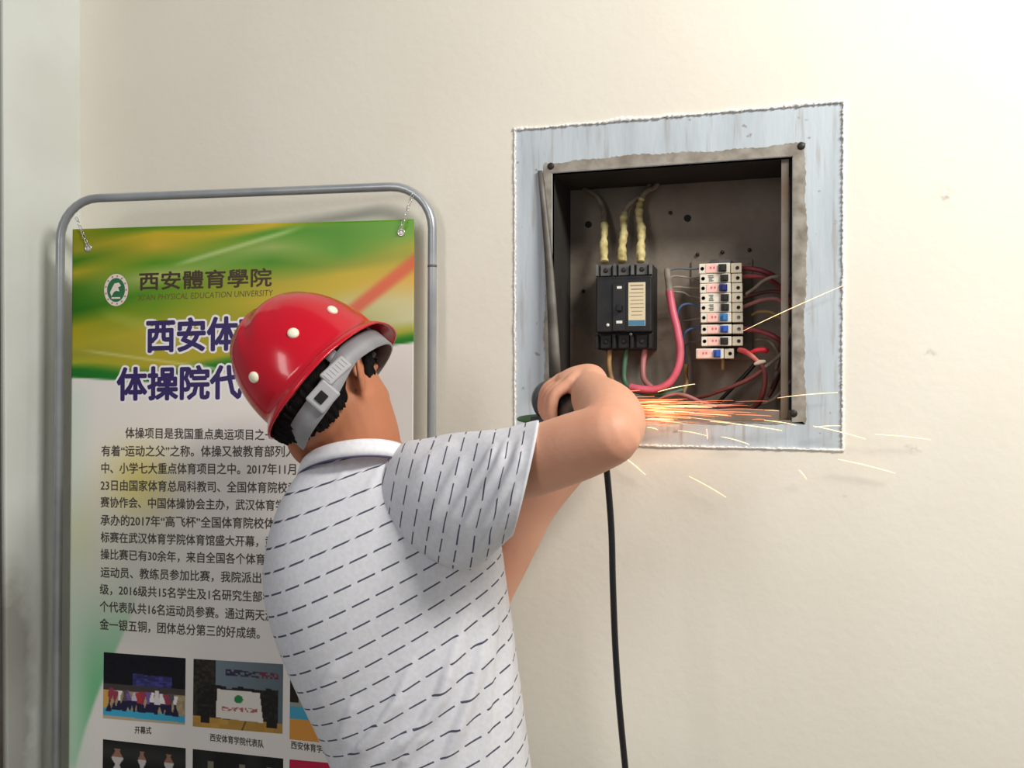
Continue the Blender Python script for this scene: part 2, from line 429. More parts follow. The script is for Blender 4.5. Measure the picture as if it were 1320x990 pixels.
tx, tz, thx, thz = rect_px(790, 366, 806, 427, FY)
mb = MB(); mb.box((tx, FY - .001, tz), (thx, .0022, thz), bev=.001); o = mb.build('toggle_housing', BKD, br)
mb = MB(); mb.box((tx + .0012, FY - .007, tz - .001), (.0042, .006, .0055), bev=.0012); mb.build('toggle', BKL, o)
mb = MB(); mb.box((tx + .001, FY - .0036, tz + thz * .84), (.0042, .0005, .0022), bev=.0003); mb.build('on_mark', WHT, o); mb = MB(); mb.box((tx + .001, FY - .0036, tz - thz * .62), (.0052, .0005, .0024), bev=.0003); mb.build('off_mark', WHT, o)
bx = onY(783.5, 419, FY)
mb = MB(); mb.ell((bx.x, FY, bx.z), (.0028, 0, 0), (0, .0018, 0), (0, 0, .0028)); mb.build('test_button', WHT, br)
bx = onY(813, 431, FY); mb = MB(); mb.lathe((bx.x, FY + .004, bx.z), (0, -1, 0), [(0, 0), (.0026, 0), (.0026, .004), (0, .004)], 14); mb.build('cover_screw', GRY, br)

# ------------------------------------------------------------ small breakers
MCBW = mat('breaker_white', (232, 226, 210), .45, rgb2=(222, 213, 195), scale=30)
MCBG = mat('breaker_ivory', (206, 196, 176), .5, rgb2=(190, 178, 158), scale=30)
PINK = mat('pink_sticker', (246, 190, 180), .6, rgb2=(250, 205, 195), scale=90)
INK = mat('sticker_ink', (205, 110, 105), .6)
GINK = mat('grey_ink', (110, 112, 108), .6)
TBK = mat('toggle_black', (34, 32, 26), .35)
TNV = mat('toggle_navy', (28, 36, 110), .35)
TBL = mat('toggle_blue', (52, 120, 180), .35)
TB2 = mat('toggle_royal', (44, 88, 178), .35)
HOLE = mat('terminal_hole', (30, 26, 22), .7)
rows = [(338.8, 352.2, 901, 956, 'pink', TBK), (352.4, 364.6, 902, 956.4, 'ink', TBK), (364.8, 377.4, 902, 957, 'pink', TNV), (377.6, 390, 902.4, 957.2, 'ink', TBK), (390.2, 402.6, 902.6, 957.4, 'ink', TBK),
        (402.8, 415.6, 903, 957.6, 'pink', TBL), (418, 430.4, 903.6, 958, 'pink', TB2), (433.4, 446, 904, 957.6, 'pink', TBK), (449, 462.6, 897, 946, 'pink', TB2)]
mlab = ['topmost white mini breaker of the stack, pink sticker and black switch', 'second white mini breaker from the top, plain printed face and black switch',
        'third white mini breaker from the top, pink sticker and navy switch', 'upper of two adjoining plain white mini breakers mid stack, black switch',
        'lower of two adjoining plain white mini breakers mid stack, black switch', 'white mini breaker with light blue switch and pink sticker, sixth from top',
        'white mini breaker with royal blue switch between two dark gaps, seventh down', 'pink stickered white mini breaker with black switch, second from bottom',
        'bottom white mini breaker shifted left of the stack, blue switch']
MY = BD - .075
MCB_AT = []
for i, (y0, y1, x0, x1, st, tg) in enumerate(rows):
    cx, cz, hx, hz = rect_px(x0, y0, x1, y1, MY); hz = min(hz, .0090)
    tilt = .0
    X = Vector((math.cos(tilt), 0, math.sin(tilt))); Z = Vector((-math.sin(tilt), 0, math.cos(tilt)))
    c = Vector((cx, 0, cz)); MCB_AT.append((c, hx, hz))
    e = empty('miniature_breaker', (cx, BD, cz - hz), mlab[i], 'circuit breaker', 'white miniature breakers stacked in the box')
    def at(u, yy, w=0): return c + X * (hx * u) + Z * (hz * w) + Vector((0, yy, 0))
    mb = MB(); mb.box(at(-.27, (MY + BD - .02) / 2), (hx * .73, (BD - .02 - MY) / 2, hz * .97), X, (0, 1, 0), Z, bev=.0012); mb.build('body', MCBW, e)
    mb = MB(); mb.box(at(.74, (MY + .006 + BD - .02) / 2), (hx * .25, (BD - .026 - MY) / 2, hz * .95), X, (0, 1, 0), Z, bev=.001); mb.build('terminal_block', MCBG, e)
    for u, yy in ((-.84, MY), (.80, MY + .006)):
        mb = MB(); mb.lathe(at(u, yy + .001), (0, -1, 0), [(0, 0), (.0031, 0), (.0031, .0014), (.0026, .0014), (.0024, .0010), (0, .001)], 16); mb.build('terminal_screw', HOLE if i not in (5, 6) else GRY, e)
    if st == 'pink':
        mb = MB(); mb.box(at(-.42 if i < 8 else -.55, MY - .0003), (hx * .26 if i < 8 else hx * .38, .0005, hz * .84), X, (0, 1, 0), Z, bev=.0002); s = mb.build('sticker', PINK, e)
        mb = MB()
        for q in range(2): mb.box(at(-.44 + q * .16 if i < 8 else -.6 + q * .16, MY - .0010, .1), (hx * .04, .0002, hz * .22), X, (0, 1, 0), Z)
        mb.build('sticker_mark', INK, s)
    else:
        mb = MB()
        for q in range(4): mb.box(at(-.47 + .02 * (q % 2), MY - .0004, .6 - q * .36), (hx * random.uniform(.07, .13), .0004, hz * .09), X, (0, 1, 0), Z)
        mb.build('printed_marks', GINK, e)
    u = .11 if i < 8 else .12
    if tg is TBK and i in (1, 3, 4): u = .17
    mb = MB(); mb.box(at(u, MY - .0018), (hx * .19, .0022, hz * .72), X, (0, 1, 0), Z, bev=.0006); tgo = mb.build('toggle', tg, e)
    mb = MB(); mb.box(at(u + .04, MY - .006), (hx * .09, .0035, hz * .6), X, (0, 1, 0), Z, bev=.0008); mb.build('toggle_lever', tg, tgo)
# ivory wooden peg under the lowest one, rail behind all of them
mb = MB(); p = onY(929, 400, BD - .012); mb.box((p.x, BD - .012, p.z), (.0175, .006, .088), bev=.001); mb.build('mounting_rail', GRY, box)
mb = MB(); p = onY(932, 472, BD - .03); mb.tube([(p.x, p.y, p.z + .014), (p.x, p.y, p.z - .006)], .0032, 12); tag(mb.build('rail_clip', mat('ivory_clip', (190, 172, 130), .5)), 'short ivory peg sticking out beneath the lowest small breaker', 'clip')

# ------------------------------------------------------------ cables
def wire(name, pts, r, m, label, cat='wire', group=None, k=8, n=12, tips=True):
    """pts: (px, py, depth Y in the box)"""
    P = smooth([onY(x, y, Y) for x, y, Y in pts], k)
    if hasattr(r, '__len__'): R = [interp(i / (len(P) - 1), np.linspace(0, 1, len(r)), r) for i in range(len(P))]
    else: R = r
    mb = MB(); mb.tube(P, R, n); o = mb.build(name, m); tag(o, label, cat, group); return o
TAPE = mat('yellowed_tape', (150, 132, 76), .6, rgb2=(206, 192, 134), scale=60, lo=.3, hi=.6, bump=.3, bscale=90)
SLEEVE = mat('dusty_cable', (140, 126, 108), .8, rgb2=(100, 86, 72), scale=50)
def taped(pts, label, k0):
    P = smooth([onY(x, y, Y) for x, y, Y in pts], 10); n = len(P)
    e = empty('taped_cable', tuple(P[0]), label, 'cable', 'taped cables entering the top of the black breaker')
    mb = MB(); mb.tube(P[int(n * k0) - 1:], [.0052 - .002 * i / n for i in range(n - int(n * k0) + 1)], 12); mb.build('sheath', SLEEVE, e)
    Q = P[:int(n * k0) + 1]; Q = smooth([tuple(q) for q in Q], 3)
    ph = random.random() * 6; R = [.0058 + .0008 * math.sin(i * .16 + ph) + .0006 * math.sin(i * .37 + ph * 2) + .0003 * random.random() + .0018 * (1 - i / len(Q)) for i in range(len(Q))]
    R[0] = .0035; R[1] = .005; R[-1] = .0046
    mb = MB(); mb.tube(Q, R, 14); mb.build('tape_wrap', TAPE, e)
taped([(779, 338, .075), (778, 318, .085), (779, 298, .10), (779, 278, .115), (775, 262, .125), (765, 250, .125), (752, 241, .13), (748, 226, .13)], 'leftmost of three taped cables above the black breaker', .36)
taped([(802, 338, .075), (802, 318, .085), (804, 300, .095), (804, 282, .105), (808, 268, .115), (818, 258, .12), (834, 247, .13), (838, 228, .13)], 'middle of three yellow taped cables, bending right near its top', .50)
taped([(826, 338, .075), (826, 318, .085), (827, 298, .095), (824, 278, .105), (825, 262, .115), (832, 248, .12), (845, 240, .13), (850, 225, .13)], 'rightmost of three taped cables, tape reaching highest', .62)
RED = mat('dark_red_wire', (146, 58, 66), .5, rgb2=(116, 50, 54), scale=30)
BRN = mat('brown_red_wire', (116, 52, 52), .5, rgb2=(96, 58, 52), scale=24)
GRW = mat('dusty_grey_wire', (144, 134, 120), .7, rgb2=(112, 103, 91), scale=40)
PKW = mat('pink_red_cable', (206, 96, 116), .45, rgb2=(176, 70, 84), scale=16)
PKD = mat('dull_pink_wire', (178, 108, 108), .5, rgb2=(142, 92, 88), scale=20)
GRN = mat('green_wire', (66, 104, 78), .5, rgb2=(58, 84, 64), scale=20)
TAN = mat('tan_wire', (158, 124, 74), .6, rgb2=(120, 90, 54), scale=30)
BLW = mat('blue_wire', (52, 84, 136), .5, rgb2=(70, 92, 120), scale=20)
DBW = mat('dusty_blue_wire', (82, 92, 108), .6, rgb2=(92, 94, 92), scale=20)
YLW = mat('yellow_wire', (150, 124, 70), .6, rgb2=(120, 100, 60), scale=20)
BKW = mat('black_wire', (26, 24, 24), .5)
wire('cable', [(786, 449, .09), (785, 470, .085), (789, 490, .08), (800, 505, .07), (812, 520, .05)], .0046, TAN, 'tan cable dropping from the bottom left of the black breaker', 'cable')
wire('cable', [(808, 449, .09), (805, 470, .085), (805, 490, .08), (813, 501, .07), (834, 507, .065), (858, 508, .07), (880, 503, .08)], .0046, GRN, 'dull green cable curving right from under the black breaker', 'cable')
wire('cable', [(832, 449, .09), (829, 468, .085), (830, 488, .075), (840, 500, .065)], .005, PKD, 'dusty pink cable hanging under the right side of the black breaker', 'cable')
pk = wire('cable', [(812, 499, .06), (830, 502, .055), (848, 501, .055), (864, 492, .055), (874, 474, .055), (877, 452, .06), (873, 425, .065), (867, 400, .07), (863, 375, .075)], .0066, PKW, 'thick pink cable rising in a curve between the breakers', 'cable', k=10, n=16)
mb = MB(); P = smooth([onY(x, y, Y) for x, y, Y in ((863.5, 382, .075), (862, 366, .078), (860, 352, .08), (861, 346, .082))], 6); mb.tube(P, [.0068] * 4 + [.0056] * (len(P) - 7) + [.005, .004, .0025], 14); g = mb.build('grey_boot', GRW, pk)
MYW = MY + .03
wire('wire', [(861, 353, .08), (864, 348, .085), (876, 346, .09), (890, 347, .095), (902, 346, .095)], .0016, DBW, 'uppermost blue wire reaching the top white breaker', group='thin wires left of the white breakers')
wire('wire', [(863, 360, .08), (868, 356, .085), (882, 357, .09), (892, 359, .095), (903, 358, .095)], .0016, GRW, 'grey wire entering the left of the second white breaker', group='thin wires left of the white breakers')
wire('wire', [(864, 372, .08), (872, 370, .085), (886, 371, .09), (904, 371, .095)], .0018, GRW, 'straight grey wire entering the left of the third white breaker', group='thin wires left of the white breakers')
wire('wire', [(866, 376, .085), (880, 377, .09), (890, 382, .095), (904, 384, .095)], .0018, GRW, 'sagging grey wire entering the left of the fourth white breaker', group='thin wires left of the white breakers')
wire('wire', [(904, 396, .09), (890, 392, .088), (879, 394, .085), (873, 404, .085), (874, 422, .09), (878, 445, .1)], .0024, BLW, 'bright blue wire looping left of the middle white breakers', group='thin wires left of the white breakers')
wire('wire', [(905, 410, .095), (892, 412, .1), (880, 414, .105)], .0014, GRW, 'short faint grey wire left of the sixth white breaker', group='thin wires left of the white breakers')
wire('wire', [(906, 423, .09), (894, 423, .088), (884, 428, .085), (880, 440, .09), (882, 460, .1)], .0022, BLW, 'lower blue wire looping left of the seventh white breaker', group='thin wires left of the white breakers')
wire('wire', [(906, 440, .095), (892, 441, .1), (884, 446, .105), (884, 462, .11), (885, 478, .11)], .0018, DBW, 'dark blue grey wire dropping left of the lowest breakers', group='thin wires left of the white breakers')
wire('wire', [(885, 470, .11), (884, 482, .105), (885, 494, .1), (880, 508, .09)], .004, TAN, 'tan wire end standing below the blue wires', 'wire')
G2 = 'red and grey wires right of the white breakers'
wire('wire', [(957, 346, .10), (966, 346, .09), (978, 348, .085), (990, 352, .085), (998, 356, .09)], .0044, RED, 'topmost dark red wire leaving the white breakers', group=G2)
wire('wire', [(957, 357, .09), (968, 356, .08), (984, 357, .075), (998, 364, .08), (1010, 374, .09), (1020, 390, .1)], .0038, RED, 'second dark red wire sloping down to the right strip', group=G2)
wire('wire', [(962, 379, .085), (972, 372, .07), (984, 362, .06), (996, 357, .055), (1010, 356, .06), (1022, 360, .07)], .0026, GRW, 'grey wire arching up beneath the top red wires', group=G2)
wire('wire', [(958, 396, .09), (970, 391, .075), (984, 386, .065), (1000, 385, .06), (1012, 391, .065), (1023, 402, .08)], .0032, PKD, 'dusty pink wire arching across the middle right', group=G2)
wire('wire', [(958, 384, .1), (972, 380, .1), (990, 376, .1), (1008, 378, .1), (1024, 392, .1)], .0034, BRN, 'dark brown wire behind the dusty pink arch', group=G2)
wire('wire', [(970, 406, .09), (978, 402, .075), (992, 402, .065), (1004, 408, .065), (1016, 420, .075), (1022, 436, .09)], .0028, YLW, 'dull yellow wire arching below the dusty pink wire', group=G2)
wire('wire', [(958, 424, .09), (968, 425, .075), (984, 428, .065), (1000, 435, .06), (1012, 444, .07)], .0042, RED, 'thick dark red wire sloping down beside the seventh breaker', group=G2)
wire('wire', [(974, 438, .1), (988, 438, .09), (998, 446, .085), (1004, 460, .09), (1000, 476, .1)], .0026, GRW, 'short grey loop behind the red cut wires', group=G2)
wire('wire', [(1022, 420, .06), (1016, 440, .045), (1008, 455, .04), (996, 466, .04), (986, 473, .042)], .003, GRW, 'light grey wire sweeping down to the taped joint', group=G2)
wire('wire', [(986, 474, .042), (970, 486, .045), (950, 496, .05), (928, 504, .06), (912, 510, .07), (898, 513, .08)], [.0036, .0038, .0036, .003, .0026], BRN, 'long brown wire sloping down left from the joint', group=G2)
rc = wire('wire', [(953, 451, .075), (960, 453, .06), (968, 458, .045), (975, 464, .04), (982, 470, .04)], [.0042, .0046, .004, .0036, .003], mat('bright_red_wire', (214, 76, 84), .5, rgb2=(196, 130, 120), scale=60), 'bright red cut wire beside the lowest breaker', group=G2)
mb = MB(); P = smooth([onY(x, y, Y) for x, y, Y in ((966, 456, .05), (974, 452, .045), (984, 451, .045), (989, 453, .05))], 5); mb.tube(P, [.0034] * 5 + [.004] * 5 + [.0044] * 5 + [.002], 10); mb.build('red_tape', mat('bright_red_tape', (216, 40, 56), .5), rc)
wire('wire', [(980, 468, .04), (985, 478, .042), (986, 492, .045), (983, 508, .05), (977, 520, .06), (968, 528, .07)], .0042, BRN, 'dark red wire hanging straight down from the joint', group=G2)
mb = MB(); P = [onY(x, y, .038) for x, y in ((974, 469), (979, 467), (985, 466))]; mb.tube(P, [.003, .0042, .003], 10, round_ends=True); tag(mb.build('wire_joint', mat('pale_tape', (196, 182, 160), .7)), 'pale tape wrapped over the joint of red and grey wires', 'tape')
wire('wire', [(1024, 486, .07), (1010, 502, .055), (998, 514, .05), (984, 520, .06), (965, 524, .08)], .0026, GRW, 'low grey wire curving along the bottom right corner', group=G2)
wire('wire', [(1006, 440, .1), (1006, 470, .1), (1000, 494, .1), (990, 512, .1)], .0036, BRN, 'dark brown wire standing near the right strip', group=G2)
wire('wire', [(1002, 480, .09), (997, 490, .085), (992, 500, .085)], .0034, GRW, 'short grey wire stub near the right strip', group=G2)
wire('wire', [(976, 466, .1), (960, 484, .1), (940, 504, .105), (926, 519, .11)], .0034, BKW, 'black wire sloping down behind the brown one', group=G2)
wire('wire', [(846, 517, .05), (858, 511, .045), (872, 508, .045), (884, 510, .045), (896, 515, .05), (910, 521, .06), (930, 524, .07), (960, 520, .09)], [.0022, .0026, .0034, .0038, .0034, .0028, .0028], PKD, 'dusty pink wire lying low across the box bottom', group=G2)

# ------------------------------------------------------------ sparks
SPARK = mat('glowing_spark', (255, 140, 88), .5, emit=.75)
SPARK2 = mat('white_hot_spark', (255, 214, 160), .5, emit=1.7)
SRC = pix(716, 535, 1.34)
def streak(a, b, r, sag=0.0):
    a, b = Vector(a), Vector(b); mb = MB(); n = 7
    P = [a.lerp(b, i / n) + Vector((0, 0, sag * (1 - (2 * i / n - 1) ** 2))) for i in range(n + 1)]
    mb.tube(P, [r * (.25 + .75 * math.sin(PI * min(1, (i / n) * .75 + .12))) for i in range(n + 1)], 6); return mb
long_sparks = [((957, 427), (1087, 368), 'longest spark, flying up right across the breakers', .0010), ((1002, 513), (1080, 506), 'spark crossing the right side of the blue frame', .0010),
               ((800, 586), (832, 612), 'spark falling just under the bent elbow', .0012), ((888, 614), (936, 641), 'longest spark falling on the wall below the box', .0010),
               ((1080, 592), (1154, 610), 'low spark on the wall right of the box corner', .0010), ((1048, 549), (1116, 566), 'spark over the lower right corner of the frame', .0010),
               ((1128, 560), (1200, 567), 'farthest spark on the wall at the right', .0009), ((1030, 606), (1040, 618), 'tiny spark on the wall below the box corner', .0009),
               ((915, 543), (1008, 555), 'bright spark skimming the bottom of the frame', .0011), ((930, 563), (966, 573), 'short spark sinking below the bottom lip', .0010),
               ((874, 555), (912, 562), 'faint spark crossing the pale bottom frame', .0009), ((911, 553), (912, 566), 'upright spark on the bottom frame', .0009),
               ((834, 551), (848, 554), 'short spark close to the elbow', .0009), ((848, 505), (896, 495), 'bright spark rising over the thick pink cable', .0010),
               ((1050, 551), (1084, 549), 'level spark near the lower right corner', .0009), ((985, 542), (1026, 548), 'thin spark above the lower right corner', .0009)]
for (a, b, l, r) in long_sparks:
    o = streak(onY(*a, -.022), onY(*b, -.016), r * random.uniform(.42, .62), .0012).build('spark', SPARK2)
    tag(o, l, 'spark', 'single sparks flying from the grinder')
mb = MB()
for i in range(150):
    x0 = (782 if random.random() < .8 else 742) + abs(random.gauss(0, 75)); t = min(max(0, x0 - 782) / 200, 1); ln = random.uniform(22, 80) * (1 - .35 * t)
    y0 = random.gauss(526 + 6 * t, 8.5 - 2 * t); y0 = min(max(y0, 504), 550); sl = (y0 - 526) / 25 * .075 + random.gauss(.015, .022)
    if y0 < 513: ln *= .6; sl -= .12 * random.random()
    Y = random.uniform(-.05, -.012)
    o = streak(onY(x0, y0, Y), onY(x0 + ln, y0 + ln * sl, Y + .006), random.choice((.0002, .00028, .00036, .0005)), .0005)
    mb.add(o.v, o.f, 0 if random.random() < .82 else 1)
tag(mb.build('spark_shower', [SPARK, SPARK2], recalc=False), 'dense orange shower of sparks along the bottom edge of the box', 'sparks', kind='stuff')
gl = bpy.data.lights.new('spark_glow', 'POINT'); gl.energy = .16; gl.color = (1, .55, .25); gl.shadow_soft_size = .03
glo = bpy.data.objects.new('spark_glow', gl); COL.objects.link(glo); glo.location = onY(850, 528, -.04)

# ------------------------------------------------------------ banner stand and banner
Lp, Rp = onY(80, 300, -.115), onY(556, 300, -.030)
PX = Vector((Rp.x - Lp.x, Rp.y - Lp.y, 0)).normalized()
PZ = Vector((0, .018, 1)).normalized(); PZ = (PZ - PX * PZ.dot(PX)).normalized()
PN = PZ.cross(PX); PN = PN if PN.y < 0 else -PN       # towards the camera
PO = Vector((Lp.x, Lp.y, 0)); PO = Lp - PZ * (Lp.z / PZ.z)
def hit(px, py, off=0.0):
    r = ray(px, py); o = PO + PN * off
    return CAM + r * ((o - CAM).dot(PN) / r.dot(PN))
def loc2(px, py, off=0.0):
    p = hit(px, py, off) - (PO + PN * off); return p.dot(PX), p.dot(PZ)
def pl(s, t, off=0.0): return PO + PN * off + PX * s + PZ * t
GREYT = mat('grey_steel_tube', (168, 172, 174), .32, metal=.35, rgb2=(150, 154, 158), scale=12)
sL = (loc2(81, 330)[0] + loc2(70, 900)[0]) / 2; sR = loc2(557, 400)[0]; tT = (loc2(140, 256)[1] + loc2(500, 240)[1]) / 2
stand = empty('poster_stand', tuple(pl((sL + sR) / 2, 0)), 'grey round tube poster stand leaning close to the wall', 'display stand')
RC = .075; path = [(sL, .03)] + [(sL, tT - RC)]
for k in range(1, 9):
    a = PI - k / 8 * PI / 2; path.append((sL + RC + RC * math.cos(a), tT - RC + RC * math.sin(a)))
path.append((sR - RC, tT))
for k in range(1, 9):
    a = PI / 2 - k / 8 * PI / 2; path.append((sR - RC + RC * math.cos(a), tT - RC + RC * math.sin(a)))
path.append((sR, .03))
mb = MB(); mb.tube([pl(s, t) for s, t in path], .0078, 18); mb.build('frame_tube', GREYT, stand)
for s in (sL, sR):
    mb = MB(); mb.tube([pl(s, .022, .05), pl(s, .022, -.012)], .011, 14, round_ends=True); mb.build('foot', GREYT, stand)
mb = MB(); mb.tube([pl(sL, .22), pl(sR, .22)], .007, 14); mb.build('cross_bar', GREYT, stand)
mb = MB(); q = loc2(558, 343); mb.tube([pl(sR, q[1] - .002), pl(sR, q[1] + .002)], .0082, 18); mb.build('joint_ring', STEEL, stand)

# banner: local coordinates in "photo units" a (97..537 across) and b (down), 1 unit = KU metres
bL = (loc2(97, 303)[0] + loc2(91, 900)[0]) / 2; bR = (loc2(536, 276)[0] + loc2(530, 540)[0]) / 2
bT = (loc2(97, 303)[1] + loc2(535, 275)[1]) / 2; bB = .30
KU = (bR - bL) / 440
def ab(px, py):
    s, t = loc2(px, py, .004); return 97 + (s - bL) / KU, 303 - (t - bT) / KU
def bpt(a, b, off=0.0):
    t = (a - 97) / 440
    return pl(bL + (a - 97) * KU, bT - (b - 303) * KU, .004 + off + .003 * math.sin(t * 5.2 + .4) - .006 * sst(.93, 1.0, t) * (1 - t) - .004 * t)
def stops(c):
    """colour columns of the printed swoosh artwork, in photo pixels (y along the column)"""
    return c
A_COLS = {97: [303, 325, 340, 355, 372, 398, 420, 445, 460, 470, 480, 487],
          200: [296, 303, 318, 336, 352, 372, 400, 430, 455, 470, 482, 493],
          350: [286, 292, 300, 322, 340, 362, 384, 410, 435, 450, 462, 470],
          440: [281, 284, 300, 322, 340, 352, 372, 398, 420, 436, 446, 454],
          536: [275, 284, 300, 318, 332, 346, 362, 384, 408, 424, 434, 441]}
C_COLS = {97: [(140, 140, 20), (150, 145, 40), (60, 120, 15), (180, 160, 40), (70, 120, 20), (40, 105, 15), (165, 155, 25), (170, 160, 40), (150, 150, 50), (165, 165, 40), (30, 115, 35), (25, 110, 35)],
          200: [(60, 125, 15), (195, 170, 40), (195, 165, 50), (80, 140, 25), (180, 185, 110), (90, 140, 30), (110, 145, 30), (180, 165, 50), (180, 165, 50), (175, 160, 45), (40, 120, 35), (35, 115, 35)],
          350: [(200, 170, 30), (190, 165, 30), (70, 140, 20), (150, 170, 90), (70, 135, 20), (170, 160, 50), (200, 170, 45), (150, 150, 40), (170, 160, 50), (180, 165, 45), (40, 120, 40), (35, 115, 35)],
          440: [(90, 150, 25), (85, 145, 20), (75, 140, 15), (85, 145, 25), (140, 150, 35), (195, 170, 40), (200, 172, 50), (195, 190, 130), (160, 165, 90), (175, 165, 45), (40, 125, 40), (35, 115, 35)],
          536: [(110, 165, 45), (95, 155, 35), (115, 160, 40), (165, 160, 40), (165, 155, 35), (190, 165, 40), (215, 170, 70), (205, 195, 140), (205, 200, 160), (160, 165, 50), (40, 125, 40), (35, 115, 35)]}
XS = sorted(A_COLS)
def art(px, py):
    """printed artwork of the banner sampled on photo-like coordinates"""
    px = min(max(px, 97), 536)
    edge = [interp(px, XS, [A_COLS[x][k] for x in XS]) for k in range(12)]
    y = py + 3.5 * math.sin(px * .03 + py * .05)
    col = []
    for ch in range(3):
        col.append(interp(y, edge, [interp(px, XS, [C_COLS[x][k][ch] for x in XS]) for k in range(12)]))
    col = np.array(col)
    # red ribbon at the right
    d = py - (392 - (px - 465) * .85)
    if px > 440: col = col * (1 - .8 * sst(16, 4, abs(d - (px - 465) * .06))) + np.array((215, 80, 55)) * .8 * sst(16, 4, abs(d - (px - 465) * .06))
    # light sweep streaks
    for (x0, y0, x1, y1, w, k) in ((215, 345, 400, 290, 5, .45), (95, 450, 300, 478, 3, .4), (250, 470, 330, 488, 3, .5), (120, 400, 260, 440, 14, .12)):
        if x0 < px < x1:
            dd = abs(py - (y0 + (y1 - y0) * (px - x0) / (x1 - x0))); kk = k * sst(w, 0, dd) * sst(0, .2, (px - x0) / (x1 - x0)) * sst(0, .2, (x1 - px) / (x1 - x0))
            col = col * (1 - kk) + np.array((240, 240, 200)) * kk
    low = np.array((232, 226, 220), float)
    g = sst(130, 95, px) * .55 * sst(480, 520, py); low = low * (1 - g) + np.array((205, 224, 208)) * g
    k = .62 * math.exp(-(((px - 178) / 42) ** 2 + ((py - 620) / 46) ** 2)); low = low * (1 - k) + np.array((226, 204, 80)) * k
    k = .35 * math.exp(-(((px - 105) / 22) ** 2 + ((py - 690) / 50) ** 2)); low = low * (1 - k) + np.array((226, 214, 140)) * k
    k = .3 * math.exp(-(((px - 140) / 70) ** 2 + ((py - 740) / 90) ** 2)); low = low * (1 - k) + np.array((196, 214, 178)) * k
    # green crescent, bottom left
    xe = 100 + 62 * math.sqrt(max(0, 1 - ((py - 790) / 230) ** 2)) if py > 790 else 160
    xe = interp(py, [780, 820, 860, 900, 940, 985, 1060, 1200], [175, 158, 140, 124, 110, 98, 90, 90])
    k = sst(xe + 3, xe - 3, px) * sst(730, 900, py) * (.35 + .65 * sst(90, 125, px)) ; low = low * (1 - k) + np.array((118, 190, 138)) * k
    t = sst(edge[11] - 1.5, edge[11] + 1.5, py)
    col = col * (1 - t) + low * t
    return np.clip(col, 0, 255)
def colour_grid(name, pts, cols, nu, nv, m, parent, label=None, thick=0.0):
    mb = MB(); fs = []
    for j in range(nv - 1):
        for i in range(nu - 1): fs.append([j * nu + i, j * nu + i + 1, (j + 1) * nu + i + 1, (j + 1) * nu + i])
    mb.add(pts, fs, 0, True); o = mb.build(name, m, parent, recalc=False)
    at = o.data.color_attributes.new('print', 'FLOAT_COLOR', 'POINT')
    c = np.array(cols, float) / 255; c = np.where(c <= .04045, c / 12.92, ((c + .055) / 1.055) ** 2.4)
    at.data.foreach_set('color', np.concatenate([c, np.ones((len(c), 1))], 1).astype(np.float32).ravel())
    if thick:
        md = o.modifiers.new('s', 'SOLIDIFY'); md.thickness = thick; md.offset = -1
    return o
ban = empty('banner', tuple(bpt(317, 303)), 'printed vinyl poster, green and yellow top with title and photographs, hung in the tube stand', 'banner')
NU, NV = 221, 420; pts = []; cols = []
bBu = 303 + (bT - bB) / KU
for j in range(NV):
    b = 303 + (bBu - 303) * j / (NV - 1)
    for i in range(NU):
        a = 97 + 440 * i / (NU - 1); p = bpt(a, b); pts.append(p); q = proj(p); cols.append(art(q[0] + 0.0, q[1]))
VIN = vcol_mat('printed_vinyl', .32)
sheet = colour_grid('vinyl_sheet', [(p.x, p.y, p.z) for p in pts], cols, NU, NV, VIN, ban, thick=.0006)
EYE = mat('brass_eyelet', (206, 204, 198), .25, metal=.8)
for px, py in ((115, 320), (516, 299)):
    a, b = ab(px, py); c = bpt(a, b, .0008); mb = MB()
    mb.tube([c + (PX * math.cos(k / 20 * 2 * PI) + PZ * math.sin(k / 20 * 2 * PI)) * .0055 for k in range(20)], .0018, 8, closed=True); mb.build('eyelet', EYE, ban)
    mb = MB(); mb.lathe(c - PN * .0004, PN, [(0, 0), (.0045, 0), (.0045, .0003), (0, .0003)], 16); mb.build('eyelet_hole', WHT, ban)
# hooks from eyelet to tube corner
for (x0, y0, x1, y1) in ((114, 318, 98, 280), (516, 297, 532, 250)):
    A, B = hit(x0, y0, .009), hit(x1, y1, .009); mb = MB(); n = 7
    for k in range(n):
        c = A.lerp(B, (k + .5) / n); d = (B - A).normalized(); w = d.cross(PN if k % 2 else (PN + d.cross(PN)).normalized()).normalized(); h = (B - A).length / n * .62
        mb.tube([c + d * h * math.cos(q / 10 * 2 * PI) + w * .0022 * math.sin(q / 10 * 2 * PI) for q in range(10)], .0007, 6, closed=True)
    mb.build('hanging_chain', EYE, stand)

